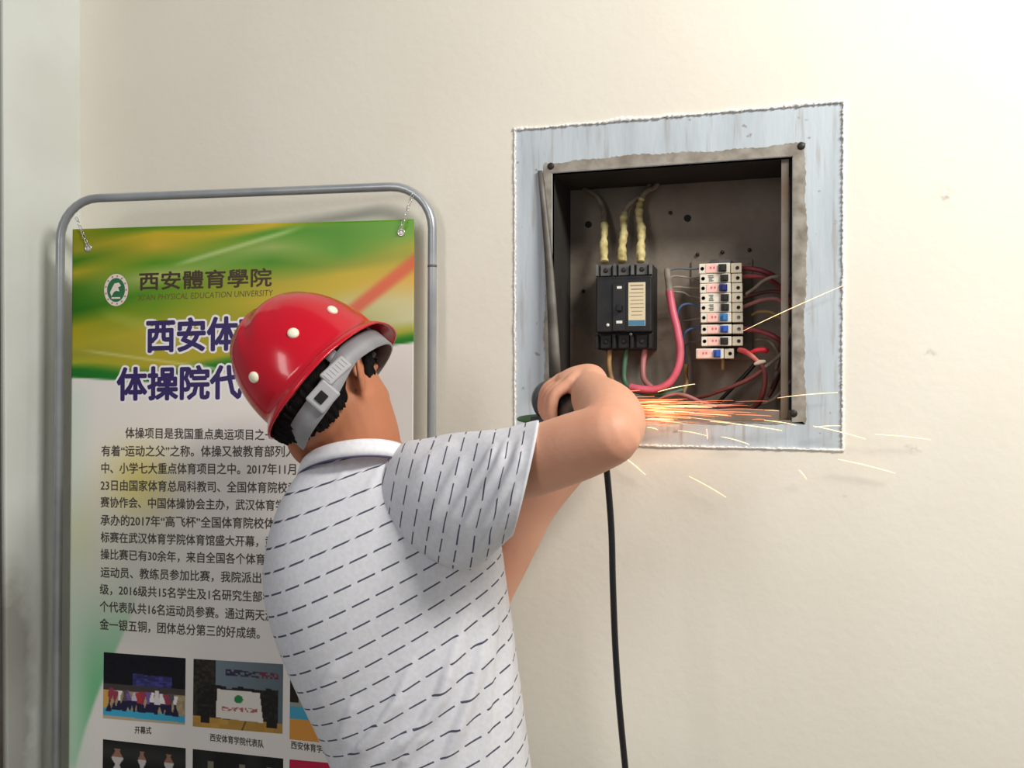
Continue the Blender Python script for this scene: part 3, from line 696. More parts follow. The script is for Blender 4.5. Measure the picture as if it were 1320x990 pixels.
# ---- writing
def text_mesh(body, offset=0.0, res=2):
    c = bpy.data.curves.new('text', 'FONT'); c.body = body; c.offset = offset; c.resolution_u = res; c.size = 1; c.fill_mode = 'FRONT'
    o = bpy.data.objects.new('text', c); COL.objects.link(o)
    dg = bpy.context.evaluated_depsgraph_get(); dg.update()
    me = bpy.data.meshes.new_from_object(o.evaluated_get(dg)); bpy.data.objects.remove(o); bpy.data.curves.remove(c)
    V = np.array([tuple(v.co) for v in me.vertices]); Fc = [list(p.vertices) for p in me.polygons]
    bpy.data.meshes.remove(me); return V, Fc
def put_text(mb, body, x0, y0, x1, y1, h, off, offset=0.0, stretch_to=True, shear=0.0, ref=None):
    """line of writing on the banner: left end (x0,y0) and right end (x1,y1) of its middle line, character height h (photo units)"""
    V, Fc = text_mesh(body, offset); R = V if ref is None else ref
    mn, mx = R.min(0), R.max(0)
    a0, b0 = ab(x0, y0); a1, b1 = ab(x1, y1)
    u = (V[:, 0] - mn[0]) / (mx[0] - mn[0]); v = (V[:, 1] - (mn[1] + mx[1]) / 2) / (mx[1] - mn[1])
    P = []
    for uu, vv in zip(u, v):
        P.append(bpt(a0 + (a1 - a0) * uu + vv * h * shear, b0 + (b1 - b0) * uu - vv * h, off))
    mb.add(P, Fc, 0, False); return R
NAVY = mat('navy_ink', (44, 28, 92), .45); WOUT = mat('white_outline', (240, 234, 238), .45); TXT = mat('body_ink', (74, 64, 58), .5); BRNI = mat('brown_ink', (62, 42, 16), .5)
mo = MB(); mi = MB()
def shifted(mb, args, h, off, w, k):
    x0, y0, x1, y1 = args[1:]
    for q in range(k):
        dx, dy = w * math.cos(2 * PI * q / k), w * math.sin(2 * PI * q / k)
        put_text(mb, args[0], x0 + dx, y0 + dy, x1 + dx, y1 + dy, h, off + q * .000004)
for a_ in (('西安体育', 191, 433, 345, 428), ('体操院代表', 153, 495, 352, 491)):
    shifted(mi, a_, 40, .0012, 1.3, 8); shifted(mo, a_, 40, .0006, 4.0, 14)
t_ = mi.build('title_lettering', NAVY, ban, recalc=False); mo.build('title_outline', WOUT, t_, recalc=False)
mb = MB(); shifted(mb, ('西安體育學院', 181, 363, 349, 357), 22, .0008, .55, 4); mb.build('university_lettering', BRNI, ban, recalc=False)
mb = MB(); put_text(mb, "XI'AN PHYSICAL EDUCATION UNIVERSITY", 179, 384, 351, 377, 7.5, .0008, .0, shear=.1); mb.build('english_lettering', mat('olive_ink', (96, 84, 26), .5), ban, recalc=False)
mb = MB()
for body, x0, y0, x1, y1, h in (('体操项目是我国重点奥运项目之一，', 163, 558, 358, 561, 13.5), ('有着“运动之父”之称。体操又被教育部列入', 132, 581, 380, 582, 13.5),
        ('中、小学七大重点体育项目之中。2017年11月', 132, 603, 380, 605, 13.5), ('23日由国家体育总局科教司、全国体育院校竞', 131, 625, 382, 629, 13.5),
        ('赛协作会、中国体操协会主办，武汉体育学', 131, 647, 366, 652, 13.5), ('承办的2017年“高飞杯”全国体育院校体', 131, 670, 353, 675, 13.5),
        ('标赛在武汉体育学院体育馆盛大开幕，武', 131, 692, 353, 699, 13.5), ('操比赛已有30余年，来自全国各个体育院', 131, 714, 354, 722, 13.5),
        ('运动员、教练员参加比赛，我院派出由', 131, 737, 349, 746, 13.5), ('级，2016级共15名学生及1名研究生部学生', 130, 759, 363, 771, 13.5),
        ('个代表队共16名运动员参赛。通过两天激烈', 130, 781, 366, 795, 13.5), ('金一银五铜，团体总分第三的好成绩。', 130, 804, 334, 817, 14)):
    shifted(mb, (body, x0, y0, x1, y1), h, .0008, .28, 3)
mb.build('paragraph_lettering', TXT, ban, recalc=False)
for a_ in (('开幕式', 175, 940, 196, 941, 9), ('西安体育学院代表队', 271, 950, 339, 960, 9.5), ('西安体育学院教', 374, 961, 431, 970, 9.5)):
    mb = MB(); shifted(mb, a_[:5], a_[5], .0008, .25, 3); mb.build('caption_lettering', TXT, ban, recalc=False)
# emblem
a0, b0 = ab(151, 374)
def disc(name, r0, r1, off, m, parent):
    mb = MB(); n = 40
    V = [bpt(a0 + r * .92 * math.cos(2 * PI * k / n), b0 + r * 1.12 * math.sin(2 * PI * k / n), off) for r in (r0, r1) for k in range(n)]
    mb.add(V, [[k, (k + 1) % n, n + (k + 1) % n, n + k] for k in range(n)], 0, False); return mb.build(name, m, parent, recalc=False)
EMR = mat('emblem_red', (190, 110, 84), .5); EMW = mat('emblem_white', (226, 216, 205), .5); EMG = mat('emblem_green', (36, 106, 62), .5)
em = disc('emblem', .1, 19.3, .0006, EMR, ban); disc('emblem_ring', .1, 17.8, .0009, EMW, em); disc('emblem_centre', .1, 13.2, .0012, EMG, em)
mb = MB()
for pts_ in ([(-8, 3), (-5, -3), (-2, -8), (4, -9), (7, -5), (3, -3), (5, 2), (0, 1), (-3, 3), (-6, 8)], [(-6, 9), (6, 9), (6, 11), (-6, 11)]):
    mb.add([bpt(a0 + x, b0 + y, .0015) for x, y in pts_], [list(range(len(pts_)))], 0, False)
for k in range(26):
    a = 2 * PI * k / 26
    if k % 2 == 0:
        c = (a0 + 15.3 * .92 * math.cos(a), b0 + 15.3 * 1.12 * math.sin(a)); 
        mb.add([bpt(c[0] + dx, c[1] + dy, .0015) for dx, dy in ((-.9, -.9), (.9, -.9), (.9, .9), (-.9, .9))], [[0, 1, 2, 3]], 1, False)
mb.build('emblem_figure', [EMW, EMR], em, recalc=False)
# printed photographs
def hsh(*k):
    x = math.sin(sum(v * w for v, w in zip(k, (12.9898, 78.233, 37.719)))) * 43758.5453; return x - math.floor(x)
def p_ceremony(s, t):
    c = np.array((16, 15, 24.)) * (.8 + .5 * hsh(int(s * 40), int(t * 30)))
    if .36 < s < .84 and .28 + .03 * s < t < .47: c = np.array((62, 60, 122.)) * (.7 + .5 * hsh(int(s * 22), int(t * 40)))
    if t > .47: c = np.array((70, 62, 60.))
    if t > .56: c = np.array((176, 158, 122.)) * (.85 + .2 * hsh(int(s * 30), int(t * 20)))
    if t > .56 and s < .1: c = np.array((206, 160, 84.))
    if t > .84 + .03 * s: c = np.array((64, 168, 204.))
    if t > .95 + .02 * s: c = np.array((190, 172, 145.))
    pal = [(150, 60, 80), (225, 215, 220), (95, 70, 140), (200, 190, 205), (92, 80, 86), (178, 56, 66), (120, 90, 156), (238, 232, 230)]
    for k in range(15):
        x = .09 + k * .057 + .02 * (hsh(k, 3) - .5); top = .52 + .07 * hsh(k, 1); bot = .84 + .05 * hsh(k, 9)
        if top < t < bot:
            w = .022 + .012 * hsh(k, 5) + .012 * math.sin((t - top) * 22 + k)
            if abs(s - x - (hsh(k, 2) - .5) * (t - .7) * .22) < w: return np.array(pal[int(hsh(k, 7) * 8)] if t < .70 + .05 * hsh(k, 8) else (38, 34, 66), float)
    return c
def p_team(s, t):
    c = np.array((124, 142, 152.)) * (1 - .25 * s)
    if s < .25: c = np.array((48, 44, 36.)) * (.7 + .6 * hsh(int(s * 30), int(t * 24)))
    if .36 < s < .98 and .11 + .03 * s < t < .20 + .03 * s and hsh(int(s * 42), int(t * 40)) > .38: c = np.array((54, 50, 74.) if s < .72 else (110, 46, 66.))
    crowd = .36 + .05 * hsh(int(s * 16), 4)
    if crowd < t < .86 and .05 < s < .95: c = np.array((30, 27, 24.)) + 46 * max(0, hsh(int(s * 34), int(t * 26)) - .6)
    if t > .84 + .02 * hsh(int(s * 12), 2): c = np.array((192, 148, 70.)) * (.88 + .14 * hsh(int(s * 10), int(t * 14)))
    if t > .80 and (abs(s - .14) < .05 or abs(s - .88) < .06) and t < .93: c = np.array((32, 28, 24.))
    if t > .84 and abs(s - .6 + (t - .84) * .3) < .008: c = np.array((80, 60, 30.))
    if .27 + (t - .4) * -.02 < s < .74 + (t - .4) * .1 and .42 + (s - .27) * .03 < t < .84 + (s - .27) * .05:
        c = np.array((226, 220, 210.))
        if ((s - .51) * 1.15) ** 2 + (t - .55) ** 2 < .0034: c = np.array((40, 130, 70.))
        if .67 < t < .73 and .33 < s < .72 and hsh(int(s * 60), int(t * 50)) > .45: c = np.array((176, 96, 88.))
    return c
def p_floor(s, t):
    c = np.array((72, 56, 44.)) if t < .32 else np.array((150, 150, 140.))
    if .3 < s < .55 and t < .2: c = np.array((40, 32, 28.))
    if .55 < t < .72: c = np.array((70, 160, 190.))
    if t > .72: c = np.array((216, 148, 66.))
    if .12 + (t - .3) * .3 < s < .42 + (t - .3) * .2 and .28 < t < .82: c = np.array((30, 24, 24.))
    if s < .1 and t < .5: c = np.array((34, 26, 22.))
    if t > .72 and abs(s - .55 + (t - .7) * .2) < .006: c = np.array((130, 80, 30.))
    return c
def p_dark(s, t):
    c = np.array((26, 26, 24.)) + 20 * max(0, math.sin(t * 9))
    for x, w in ((.18, .05), (.48, .035), (.8, .04)):
        if abs(s - x) < w * (1 + .4 * math.sin(t * 30)) and t > .12: c = np.array((196, 190, 186.) if t > .25 else (150, 110, 90.))
    if t > .7: c = c * .5 + np.array((80, 76, 74.)) * .5
    return c
def p_dark2(s, t):
    c = np.array((20, 22, 20.)) + 14 * max(0, math.sin(s * 12))
    if t > .62: c = np.array((70, 82, 76.))
    for x in (.2, .55, .85):
        if abs(s - x) < .03 and .15 < t < .8: c = np.array((120, 116, 100.))
    return c
def p_red(s, t):
    c = np.array((196, 26, 72.))
    if t > .4: c = np.array((150, 40, 60.))
    if t > .55 and abs(math.sin(s * 14)) < .5: c = np.array((225, 215, 205.))
    return c
def photo(fn, q, label):
    """q: photo pixel corners TL, TR, BR, BL"""
    A = [ab(*p) for p in q]; n, m = 110, 96; P = []; C = []
    for j in range(m):
        t = j / (m - 1)
        for i in range(n):
            s = i / (n - 1)
            a = (A[0][0] * (1 - s) + A[1][0] * s) * (1 - t) + (A[3][0] * (1 - s) + A[2][0] * s) * t
            b = (A[0][1] * (1 - s) + A[1][1] * s) * (1 - t) + (A[3][1] * (1 - s) + A[2][1] * s) * t
            p = bpt(a, b, .0008); P.append(tuple(p)); C.append(fn(s, t))
    o = colour_grid('printed_photo', P, C, n, m, VIN, ban); o['label'] = label
photo(p_ceremony, [(135, 840), (240, 848), (239, 934), (134, 925)], 'printed photo of a flag ceremony')
photo(p_team, [(250, 849), (364, 857), (363, 947), (249, 936)], 'printed photo of a group holding a white flag')
photo(p_floor, [(373, 858), (490, 867), (490, 968), (372, 954)], 'printed photo with an orange gym floor')
photo(p_dark, [(134, 952), (240, 964), (240, 1050), (133, 1036)], 'dark printed photo with white figures')
photo(p_dark2, [(249, 965), (364, 979), (364, 1068), (248, 1052)], 'very dark printed photo')
photo(p_red, [(372, 980), (490, 992), (490, 1090), (371, 1070)], 'printed photo with a crimson top')

# ------------------------------------------------------------ the worker
FWH = Vector((FW.x, FW.y, 0)).normalized(); UPW = Vector((0, 0, 1))
def cv(x, y, z):
    """direction given as camera right, up, towards the camera"""
    return (RT * x + UPW * y - FWH * z)
person = empty('person', (pix(575, 900, 1.27).x, pix(575, 900, 1.27).y, 0), 'man in white dash striped polo shirt, right elbow raised, working at the wall box', 'person')
SKIN = mat('skin', (216, 160, 132), .55, rgb2=(207, 146, 118), scale=9, sub=.08, bump=.04, bscale=220)

def tan_and_shade(m):
    """tanned head and neck with some of their shade put into the colour, paler arms"""
    nt = m.node_tree; N = nt.nodes; L = nt.links; b = N['Principled BSDF']; src = b.inputs['Base Color'].links[0].from_socket
    ge = N.new('ShaderNodeNewGeometry'); sb = N.new('ShaderNodeVectorMath'); sb.operation = 'DISTANCE'; sb.inputs[1].default_value = pix(450, 515, 1.22)
    L.new(ge.outputs['Position'], sb.inputs[0]); mr = N.new('ShaderNodeMapRange'); mr.inputs['From Min'].default_value = .13; mr.inputs['From Max'].default_value = .22; mr.inputs['To Min'].default_value = 1; mr.inputs['To Max'].default_value = 0
    L.new(sb.outputs['Value'], mr.inputs['Value'])
    mix = N.new('ShaderNodeMix'); mix.data_type = 'RGBA'; mix.inputs['B'].default_value = (*lin((184, 118, 84)), 1)  # tan tone, also darkened for the shade on head and neck
    L.new(mr.outputs[0], mix.inputs['Factor']); L.new(src, mix.inputs['A']); L.new(mix.outputs['Result'], b.inputs['Base Color'])
tan_and_shade(SKIN)
# torso loops: left px, right px, depth of centre, half depth
SIL = [(398, 598), (392, 606), (374, 632), (358, 668), (348, 712), (346, 752), (354, 792), (369, 832), (386, 870), (404, 908), (421, 944), (434, 982), (444, 1020), (450, 1060), (452, 1110), (452, 1180)]
SIR = [(526, 572), (532, 577), (572, 588), (604, 606), (628, 632), (640, 668), (645, 705), (649, 744), (655, 787), (662, 836), (670, 886), (677, 936), (683, 986), (688, 1036), (690, 1085), (690, 1180)]
def sil(P, y): return (interp(y, [q[1] for q in P], [q[0] for q in P]), y)
TL = [(sil(SIL, a), sil(SIR, b), d, h) for a, b, d, h in ((598, 572, 1.235, .058), (616, 576, 1.235, .066), (648, 583, 1.24, .088), (692, 596, 1.245, .110), (738, 616, 1.25, .128), (780, 645, 1.25, .136), (820, 678, 1.25, .138),
      (858, 714, 1.25, .136), (894, 755, 1.25, .133), (929, 802, 1.25, .130), (964, 852, 1.25, .128), (1000, 902, 1.25, .128), (1036, 954, 1.25, .130), (1072, 1008, 1.25, .132), (1108, 1070, 1.25, .130), (1136, 1112, 1.25, .130), (1156, 1146, 1.25, .130))]
flat = smooth([(l[0], l[1], r[0], r[1], d, h) for l, r, d, h in TL], 12)
def torso_ring(q, n, scale=1.0):
    L, R = pix(q[0], q[1], q[4]), pix(q[2], q[3], q[4]); c = (L + R) / 2; a = (R - L) / 2 * scale; b = FWH * q[5] * scale
    out = []
    for k in range(n):
        th = 2 * PI * k / n; cs, sn = math.cos(th), math.sin(th); e = .86
        out.append(c + a * math.copysign(abs(cs) ** e, cs) + b * math.copysign(abs(sn) ** e, sn))
    return out
def chain(mb, pts, rad, k=6, n=16):
    P = smooth([tuple(p) for p in pts], k); R = [float(x[0]) for x in smooth([(r,) for r in rad], k)]
    mb.tube([Vector(p) for p in P], R, n, round_ends=True)
# head frame, and the frame of the hard hat on it
KF = cv(.40, .36, -.84).normalized(); KU_ = cv(-.58, .74, -.36); KU_ = (KU_ - KF * KU_.dot(KF)).normalized(); KR = KF.cross(KU_)
KC = pix(418, 482, 1.225)
HF = cv(.49, .05, -.87).normalized(); HU = cv(-.26, .95, .02); HU = (HU - HF * HU.dot(HF)).normalized(); HR = HF.cross(HU)
HC = pix(408, 487, 1.225)
def hd(f, r, u): return HC + HF * f + HR * r + HU * u
body = MB()
body.ell(pix(804, 567, .985), RT * .019, UPW * .018, FWH * .022)
body.loft([torso_ring(q, 40, .93) for q in flat[::3]])
body.ell(HC, HF * .098, HR * .077, HU * .105)                       # cranium
body.ell(hd(.030, 0, -.055), HF * .066, HR * .064, HU * .075)        # face and jaw
body.ell(hd(.055, 0, -.095), HF * .036, HR * .040, HU * .034)        # chin
for s in (-1, 1):
    body.ell(hd(.050, .046 * s, -.046), HF * .034, HR * .027, HU * .034)   # cheekbone
    body.ell(hd(.022, .054 * s, -.080), HF * .046, HR * .024, HU * .046)   # jaw angle
    body.ell(hd(.086, .020 * s, .004), HF * .012, HR * .026, HU * .010)    # brow
    # ear: rim, lobe, hollow back
    chain(body, [hd(-.002, .074 * s, -.050), hd(-.010, .084 * s, -.038), hd(-.022, .096 * s, -.016), hd(-.022, .098 * s, .006), hd(-.006, .090 * s, .016), hd(.006, .080 * s, .008)], [.005, .0045, .0045, .0042, .0042, .0035], 5, 10)
    body.ell(hd(-.008, .082 * s, -.012), HF * .013, HR * .007, HU * .024)
    body.ell(hd(-.002, .074 * s, -.042), HF * .008, HR * .006, HU * .010)
chain(body, [hd(.088, 0, .0), hd(.102, 0, -.022), hd(.108, 0, -.038), hd(.094, 0, -.044)], [.010, .011, .013, .009], 4, 12)
body.ell(hd(.088, 0, -.066), HF * .012, HR * .024, HU * .010)
# neck
chain(body, [pix(463, 640, 1.25), pix(463, 604, 1.242), pix(461, 568, 1.235), pix(444, 520, 1.23)], [.060, .061, .0615, .064], 6, 24)
chain(body, [pix(424, 585, 1.215), pix(428, 612, 1.225), pix(432, 645, 1.235)], [.026, .028, .030], 5, 16)
# right arm (near the camera)
RSH, REL, RWR = pix(556, 634, 1.16), pix(783, 561, .99), pix(762, 503, 1.19)
chain(body, [pix(500, 645, 1.23), RSH, pix(630, 612, 1.10), pix(690, 594, 1.055), pix(745, 575, 1.015), REL], [.054, .050, .0445, .0435, .0415, .0375], 6, 22)
chain(body, [REL, pix(790, 546, 1.035), pix(784, 530, 1.085), pix(768, 514, 1.145), RWR], [.0365, .040, .039, .0335, .027], 6, 22)
# grinder axis
G0, G1 = pix(756, 537, 1.14), pix(706, 513, 1.36)
GA = (G1 - G0).normalized(); GE1 = (RT - GA * RT.dot(GA)).normalized(); GE2 = GE1.cross(GA); GE2 = GE2 if GE2.z > 0 else -GE2
GR = .0245
def cyl(t, ang, r): return G0 + GA * t + (GE1 * math.cos(math.radians(ang)) + GE2 * math.sin(math.radians(ang))) * r
# right hand over the top of the grinder, fingers curling down its left side
TH = .085
kn = []
palm_ang = 78
chain(body, [RWR, cyl(TH - .01, 58, .051), cyl(TH, 80, .044), cyl(TH + .006, 98, .040)], [.025, .0225, .0185, .0150], 5, 16)
for i, (dt, l) in enumerate(((-.030, .98), (-.010, 1.06), (.010, 1.0), (.029, .84))):
    t = TH + dt
    chain(body, [cyl(TH + dt * .5, 60, .046), cyl(t * .4 + TH * .6, 78, .044), cyl(t, 100, .0395)], [.016, .0145, .0115], 4, 12)
    a = [100, 106 + 36 * l, 106 + 78 * l, 106 + 104 * l, 106 + 122 * l]
    chain(body, [cyl(t, a[0], .0395), cyl(t, a[1], .0385), cyl(t, a[2], .0345), cyl(t, a[3], .0335), cyl(t, a[4], .033)], [.0100, .0090, .0085, .0078, .0068], 4, 12)
chain(body, [cyl(TH - .022, 50, .044), cyl(TH - .040, 22, .040), cyl(TH - .036, -12, .035), cyl(TH - .028, -36, .0335)], [.0140, .0115, .0098, .0082], 5, 12)
# left arm behind the chest, left hand on the side handle
LSH, LEL, LWR = pix(440, 650, 1.325), pix(628, 768, 1.33), pix(748, 590, 1.285)
chain(body, [pix(470, 640, 1.28), LSH, pix(525, 705, 1.355), LEL], [.05, .040, .043, .039], 6, 20)
chain(body, [LEL, pix(648, 730, 1.325), pix(668, 690, 1.32), pix(694, 648, 1.31), LWR], [.037, .036, .036, .032, .0255], 6, 20)
SH0 = cyl(.20, 0, .02); SH1 = SH0 + RT * .118 - UPW * .012
HA = (SH1 - SH0).normalized(); HE1 = (-UPW - HA * (-UPW).dot(HA)).normalized(); HE2 = HA.cross(HE1); HE2 = HE2 if HE2.dot(FWH) < 0 else -HE2   # HE1 down, HE2 to camera
SR = .0165
def han(t, ang, r): return SH0 + HA * t + (HE1 * math.cos(math.radians(ang)) + HE2 * math.sin(math.radians(ang))) * r
for i, (t, l) in enumerate(((.094, .9), (.077, 1.05), (.060, 1.1), (.043, .95))):
    chain(body, [LWR, han(.064, 35, .055).lerp(han(t, 35, .05), .5), han(t, 42, .036)], [.022, .017, .0125], 5, 12)
    chain(body, [han(t, 42, .034), han(t, -30, .030), han(t, -95 * l, .0255), han(t, -150 * l, .0245), han(t, -185 * l, .0245)], [.0108, .0096, .0090, .0082, .0070], 5, 12)
chain(body, [LWR.lerp(han(.034, 50, .04), .5), han(.038, 60, .036), han(.042, 110, .0275), han(.050, 150, .0255)], [.0165, .013, .0102, .0085], 5, 12)
# hips and legs
pel = pix(568, 1110, 1.232)
HIPR, HIPL = pel - FWH * .078 + UPW * -.06, pel + FWH * .078 + UPW * -.06
legs = []
for s, hp in ((0, HIPR), (1, HIPL)):
    kne = Vector((hp.x, hp.y, .47)) + RT * .05 + FWH * (.02 if s else -.02); ank = Vector((hp.x, hp.y, .09)) - RT * .01 + FWH * (.03 if s else -.03)
    legs.append((hp, kne, ank))
    chain(body, [hp - UPW * .03, hp.lerp(kne, .35), kne, kne.lerp(ank, .35), ank], [.084, .080, .056, .052, .038], 6, 20)
def remesh(name, mb, m, parent, vox, it=4):
    o = mb.build(name + '_raw', m); md = o.modifiers.new('r', 'REMESH'); md.mode = 'VOXEL'; md.voxel_size = vox; md.use_smooth_shade = True
    ms = o.modifiers.new('s', 'SMOOTH'); ms.factor = .5; ms.iterations = it
    dg = bpy.context.evaluated_depsgraph_get(); dg.update()
    me = bpy.data.meshes.new_from_object(o.evaluated_get(dg)); bpy.data.objects.remove(o)
    me.name = name; me.materials.clear(); me.materials.append(m)
    for p in me.polygons: p.use_smooth = True
    return link(name, me, parent)
bodyo = remesh('body', body, SKIN, person, .0034, 5)

# face details on the far side of the head
for s in (-1, 1):
    mb = MB(); mb.ell(hd(.080, .031 * s, -.012), HF * .012, HR * .012, HU * .009); e = mb.build('eye', mat('eye_white', (226, 220, 212), .2), person)
    mb = MB(); mb.ell(hd(.0895, .031 * s, -.012), HF * .003, HR * .0055, HU * .0055); mb.build('iris', mat('dark_iris', (40, 26, 20), .2), e)
    mb = MB(); chain(mb, [hd(.093, .014 * s, .010), hd(.093, .032 * s, .015), hd(.082, .050 * s, .010)], [.003, .004, .0025], 5, 8); mb.build('eyebrow', mat('brow_hair', (22, 18, 16), .7), person)
mb = MB(); chain(mb, [hd(.094, -.022, -.067), hd(.101, 0, -.0655), hd(.094, .022, -.067)], [.003, .0045, .003], 6, 8); mb.build('lips', mat('lips', (176, 104, 92), .45), person)

# hair: shell over the cranium down to the nape, sideburns before the ears
HAIR = mat('black_hair', (12, 10, 10), .8, rgb2=(20, 17, 16), scale=120, stretch=(1, 1, .25), bump=.5, bscale=260, spec=.15)
mb = MB(); n, m = 160, 110; V = []; keep = []
for j in range(m + 1):
    a = PI * j / m
    for k in range(n):
        b = 2 * PI * k / n
        f, r, u = math.sin(a) * math.cos(b), math.sin(a) * math.sin(b), math.cos(a)
        back = max(0, -f)
        th = .0055 + .0022 * math.sin(k * 1.7 + j * .9) * math.sin(k * .37) + .004 * back
        ext = 1.0
        p = hd(f * (.098 + th), r * (.077 + th) , u * (.105 + th))
        if u < -.25 and f < .1: p = p + HF * (.018 * sst(-.25, -.8, u)) * 0
        V.append(p)
        lim = interp(f, [-1, -.75, -.45, -.2, -.08, .02, .12, .3, .45, .7, 1], [-.86, -.86, -.70, -.34, -.06, .10, -.22, -.30, .12, .42, .5]) + .035 * math.sin(k * 2.3) * math.sin(k * .9 + 2)
        w_ = p - KC; fh, rh, uh = w_.dot(KF), w_.dot(KR), w_.dot(KU_)
        ear = abs(r) > .8 and -.045 < u * .105 < .02 and -.028 < f * .1 < .012
        keep.append(u > lim and not ear and not (uh > -.012 and (fh / .104) ** 2 + (rh / .084) ** 2 + (max(uh, 0) / .12) ** 2 > 1))
fs = []
for j in range(m):
    for k in range(n):
        q = [j * n + k, j * n + (k + 1) % n, (j + 1) * n + (k + 1) % n, (j + 1) * n + k]
        if all(keep[i] for i in q): fs.append(q)
mb.add(V, fs, 0, True); o = mb.build('hair', HAIR, person, recalc=False); md = o.modifiers.new('s', 'SOLIDIFY'); md.thickness = .006; md.offset = -1
mb = MB()   # nape hair running down on to the neck
for i in range(46):
    t = i / 45; x = 378 + 52 * t + random.uniform(-2, 2); y = 552 - 14 * t + random.uniform(-4, 4); d = 1.168 + .012 * abs(t - .5) + .02 * (1 - t)
    chain(mb, [pix(x - 4, y - 26, d + .010), pix(x + 1, y - 8, d), pix(x + 5, y + 9 - 10 * t, d + .006)], [.007, .0065, .0022], 4, 8)
#mb.build('nape_hair', HAIR, person)

# shirt -------------------------------------------------------
def shirt_mat():
    m = bpy.data.materials.new('striped_shirt'); m.use_nodes = True; N = m.node_tree.nodes; L = m.node_tree.links; b = N['Principled BSDF']
    b.inputs['Roughness'].default_value = .85; b.inputs['Specular IOR Level'].default_value = .2
    uv = N.new('ShaderNodeUVMap'); uv.uv_map = 'UVMap'; sp = N.new('ShaderNodeSeparateXYZ'); L.new(uv.outputs[0], sp.inputs[0])
    def M(op, a, b_=None, c=None):
        x = N.new('ShaderNodeMath'); x.operation = op
        for i, q in enumerate((a, b_, c)):
            if q is None: continue
            if isinstance(q, (int, float)): x.inputs[i].default_value = q
            else: L.new(q, x.inputs[i])
        return x.outputs[0]
    tc = N.new('ShaderNodeTexCoord')
    nz = N.new('ShaderNodeTexNoise'); nz.inputs['Scale'].default_value = 9; L.new(tc.outputs['Object'], nz.inputs[0])
    v = M('ADD', sp.outputs['Y'], M('MULTIPLY', M('SUBTRACT', nz.outputs['Fac'], .5), .0))
    fr = M('FRACT', v); line = M('LESS_THAN', fr, .09)
    row = M('FLOOR', v); u = M('ADD', M('MULTIPLY', sp.outputs['X'], 29.0), M('MULTIPLY', row, .37))
    dash = M('LESS_THAN', M('FRACT', u), .74); fac = M('MULTIPLY', M('MULTIPLY', line, dash), .92)
    n2 = N.new('ShaderNodeTexNoise'); n2.inputs['Scale'].default_value = 160; n2.inputs['Detail'].default_value = 3; L.new(tc.outputs['Object'], n2.inputs[0])
    base = N.new('ShaderNodeValToRGB'); base.color_ramp.elements[0].position = .35; base.color_ramp.elements[1].position = .65
    base.color_ramp.elements[0].color = (*lin((208, 208, 214)), 1); base.color_ramp.elements[1].color = (*lin((216, 216, 222)), 1); L.new(n2.outputs['Fac'], base.inputs[0])
    mx = N.new('ShaderNodeMix'); mx.data_type = 'RGBA'; mx.inputs['B'].default_value = (*lin((52, 54, 78)), 1)
    L.new(fac, mx.inputs['Factor']); L.new(base.outputs[0], mx.inputs['A']); L.new(mx.outputs['Result'], b.inputs['Base Color'])
    bp = N.new('ShaderNodeBump'); bp.inputs['Strength'].default_value = .12; bp.inputs['Distance'].default_value = .002; L.new(n2.outputs['Fac'], bp.inputs['Height']); L.new(bp.outputs[0], b.inputs['Normal'])
    return m
SHIRT = shirt_mat()
def ridges(Q, line, w, tail):
    """profile of one cloth fold along a polyline, for an array of points: sharp crest, softer trailing side"""
    best = np.full(len(Q), 1e9); sgn = np.zeros(len(Q)); par = np.zeros(len(Q)); n_ = len(line) - 1
    for i, ((x0, y0), (x1, y1)) in enumerate(zip(line[:-1], line[1:])):
        dx, dy = x1 - x0, y1 - y0; t = np.clip(((Q[:, 0] - x0) * dx + (Q[:, 1] - y0) * dy) / (dx * dx + dy * dy), 0, 1)
        ex, ey = Q[:, 0] - x0 - dx * t, Q[:, 1] - y0 - dy * t; d = np.hypot(ex, ey); m_ = d < best
        best[m_] = d[m_]; sgn[m_] = (ex * dy - ey * dx)[m_]; par[m_] = ((i + t) / n_)[m_]
    ww = np.where(sgn > 0, w, tail)
    return np.exp(-(best / ww) ** 2) * np.clip(np.minimum(par * 4 + .15, (1 - par) * 4), 0, 1)
def projs(P):
    A = np.array([tuple(p) for p in P]) - np.array(CAM); z = A @ np.array(FW)
    return np.stack([660 + F * (A @ np.array(RT)) / z, 495 - F * (A @ np.array(UP)) / z], 1)
FOLDS = [([(446, 986), (471, 956), (493, 929), (509, 905), (536, 845)], 6, 15, .013), ([(487, 988), (517, 956), (545, 929), (564, 899), (577, 861), (602, 787)], 6, 16, .015),
         ([(513, 990), (533, 962), (552, 936)], 5, 11, .008), ([(569, 990), (591, 929), (605, 888), (615, 850), (626, 787)], 6, 15, .014),
         ([(406, 925), (416, 893), (426, 870), (446, 842)], 8, 14, .005), ([(436, 966), (446, 930), (462, 896)], 7, 12, .005), ([(640, 760), (634, 830), (628, 900), (625, 990)], 6, 12, .006), ([(655, 800), (656, 880), (655, 980)], 5, 9, .004),
         ([(430, 628), (444, 608), (456, 590)], 5, 7, .003), ([(470, 640), (484, 612), (492, 592)], 5, 8, .003), ([(520, 640), (512, 690), (540, 720)], 10, 16, .003)]
SFOLDS = [([(578, 716), (613, 649), (640, 605), (655, 566)], 4, 9, .006), ([(602, 716), (637, 649), (662, 602), (674, 562)], 4, 9, .006), ([(560, 700), (596, 643), (625, 600), (640, 572)], 4, 9, .005),
          ([(540, 690), (575, 630), (600, 585)], 5, 10, .004), ([(620, 712), (650, 660), (672, 620)], 4, 7, .004), ([(530, 620), (560, 585), (590, 570)], 6, 10, .003)]
mb = MB(); NC = 380
fine = smooth([tuple(q) for q in flat], 2)
rings = [torso_ring(q, NC) for q in fine]
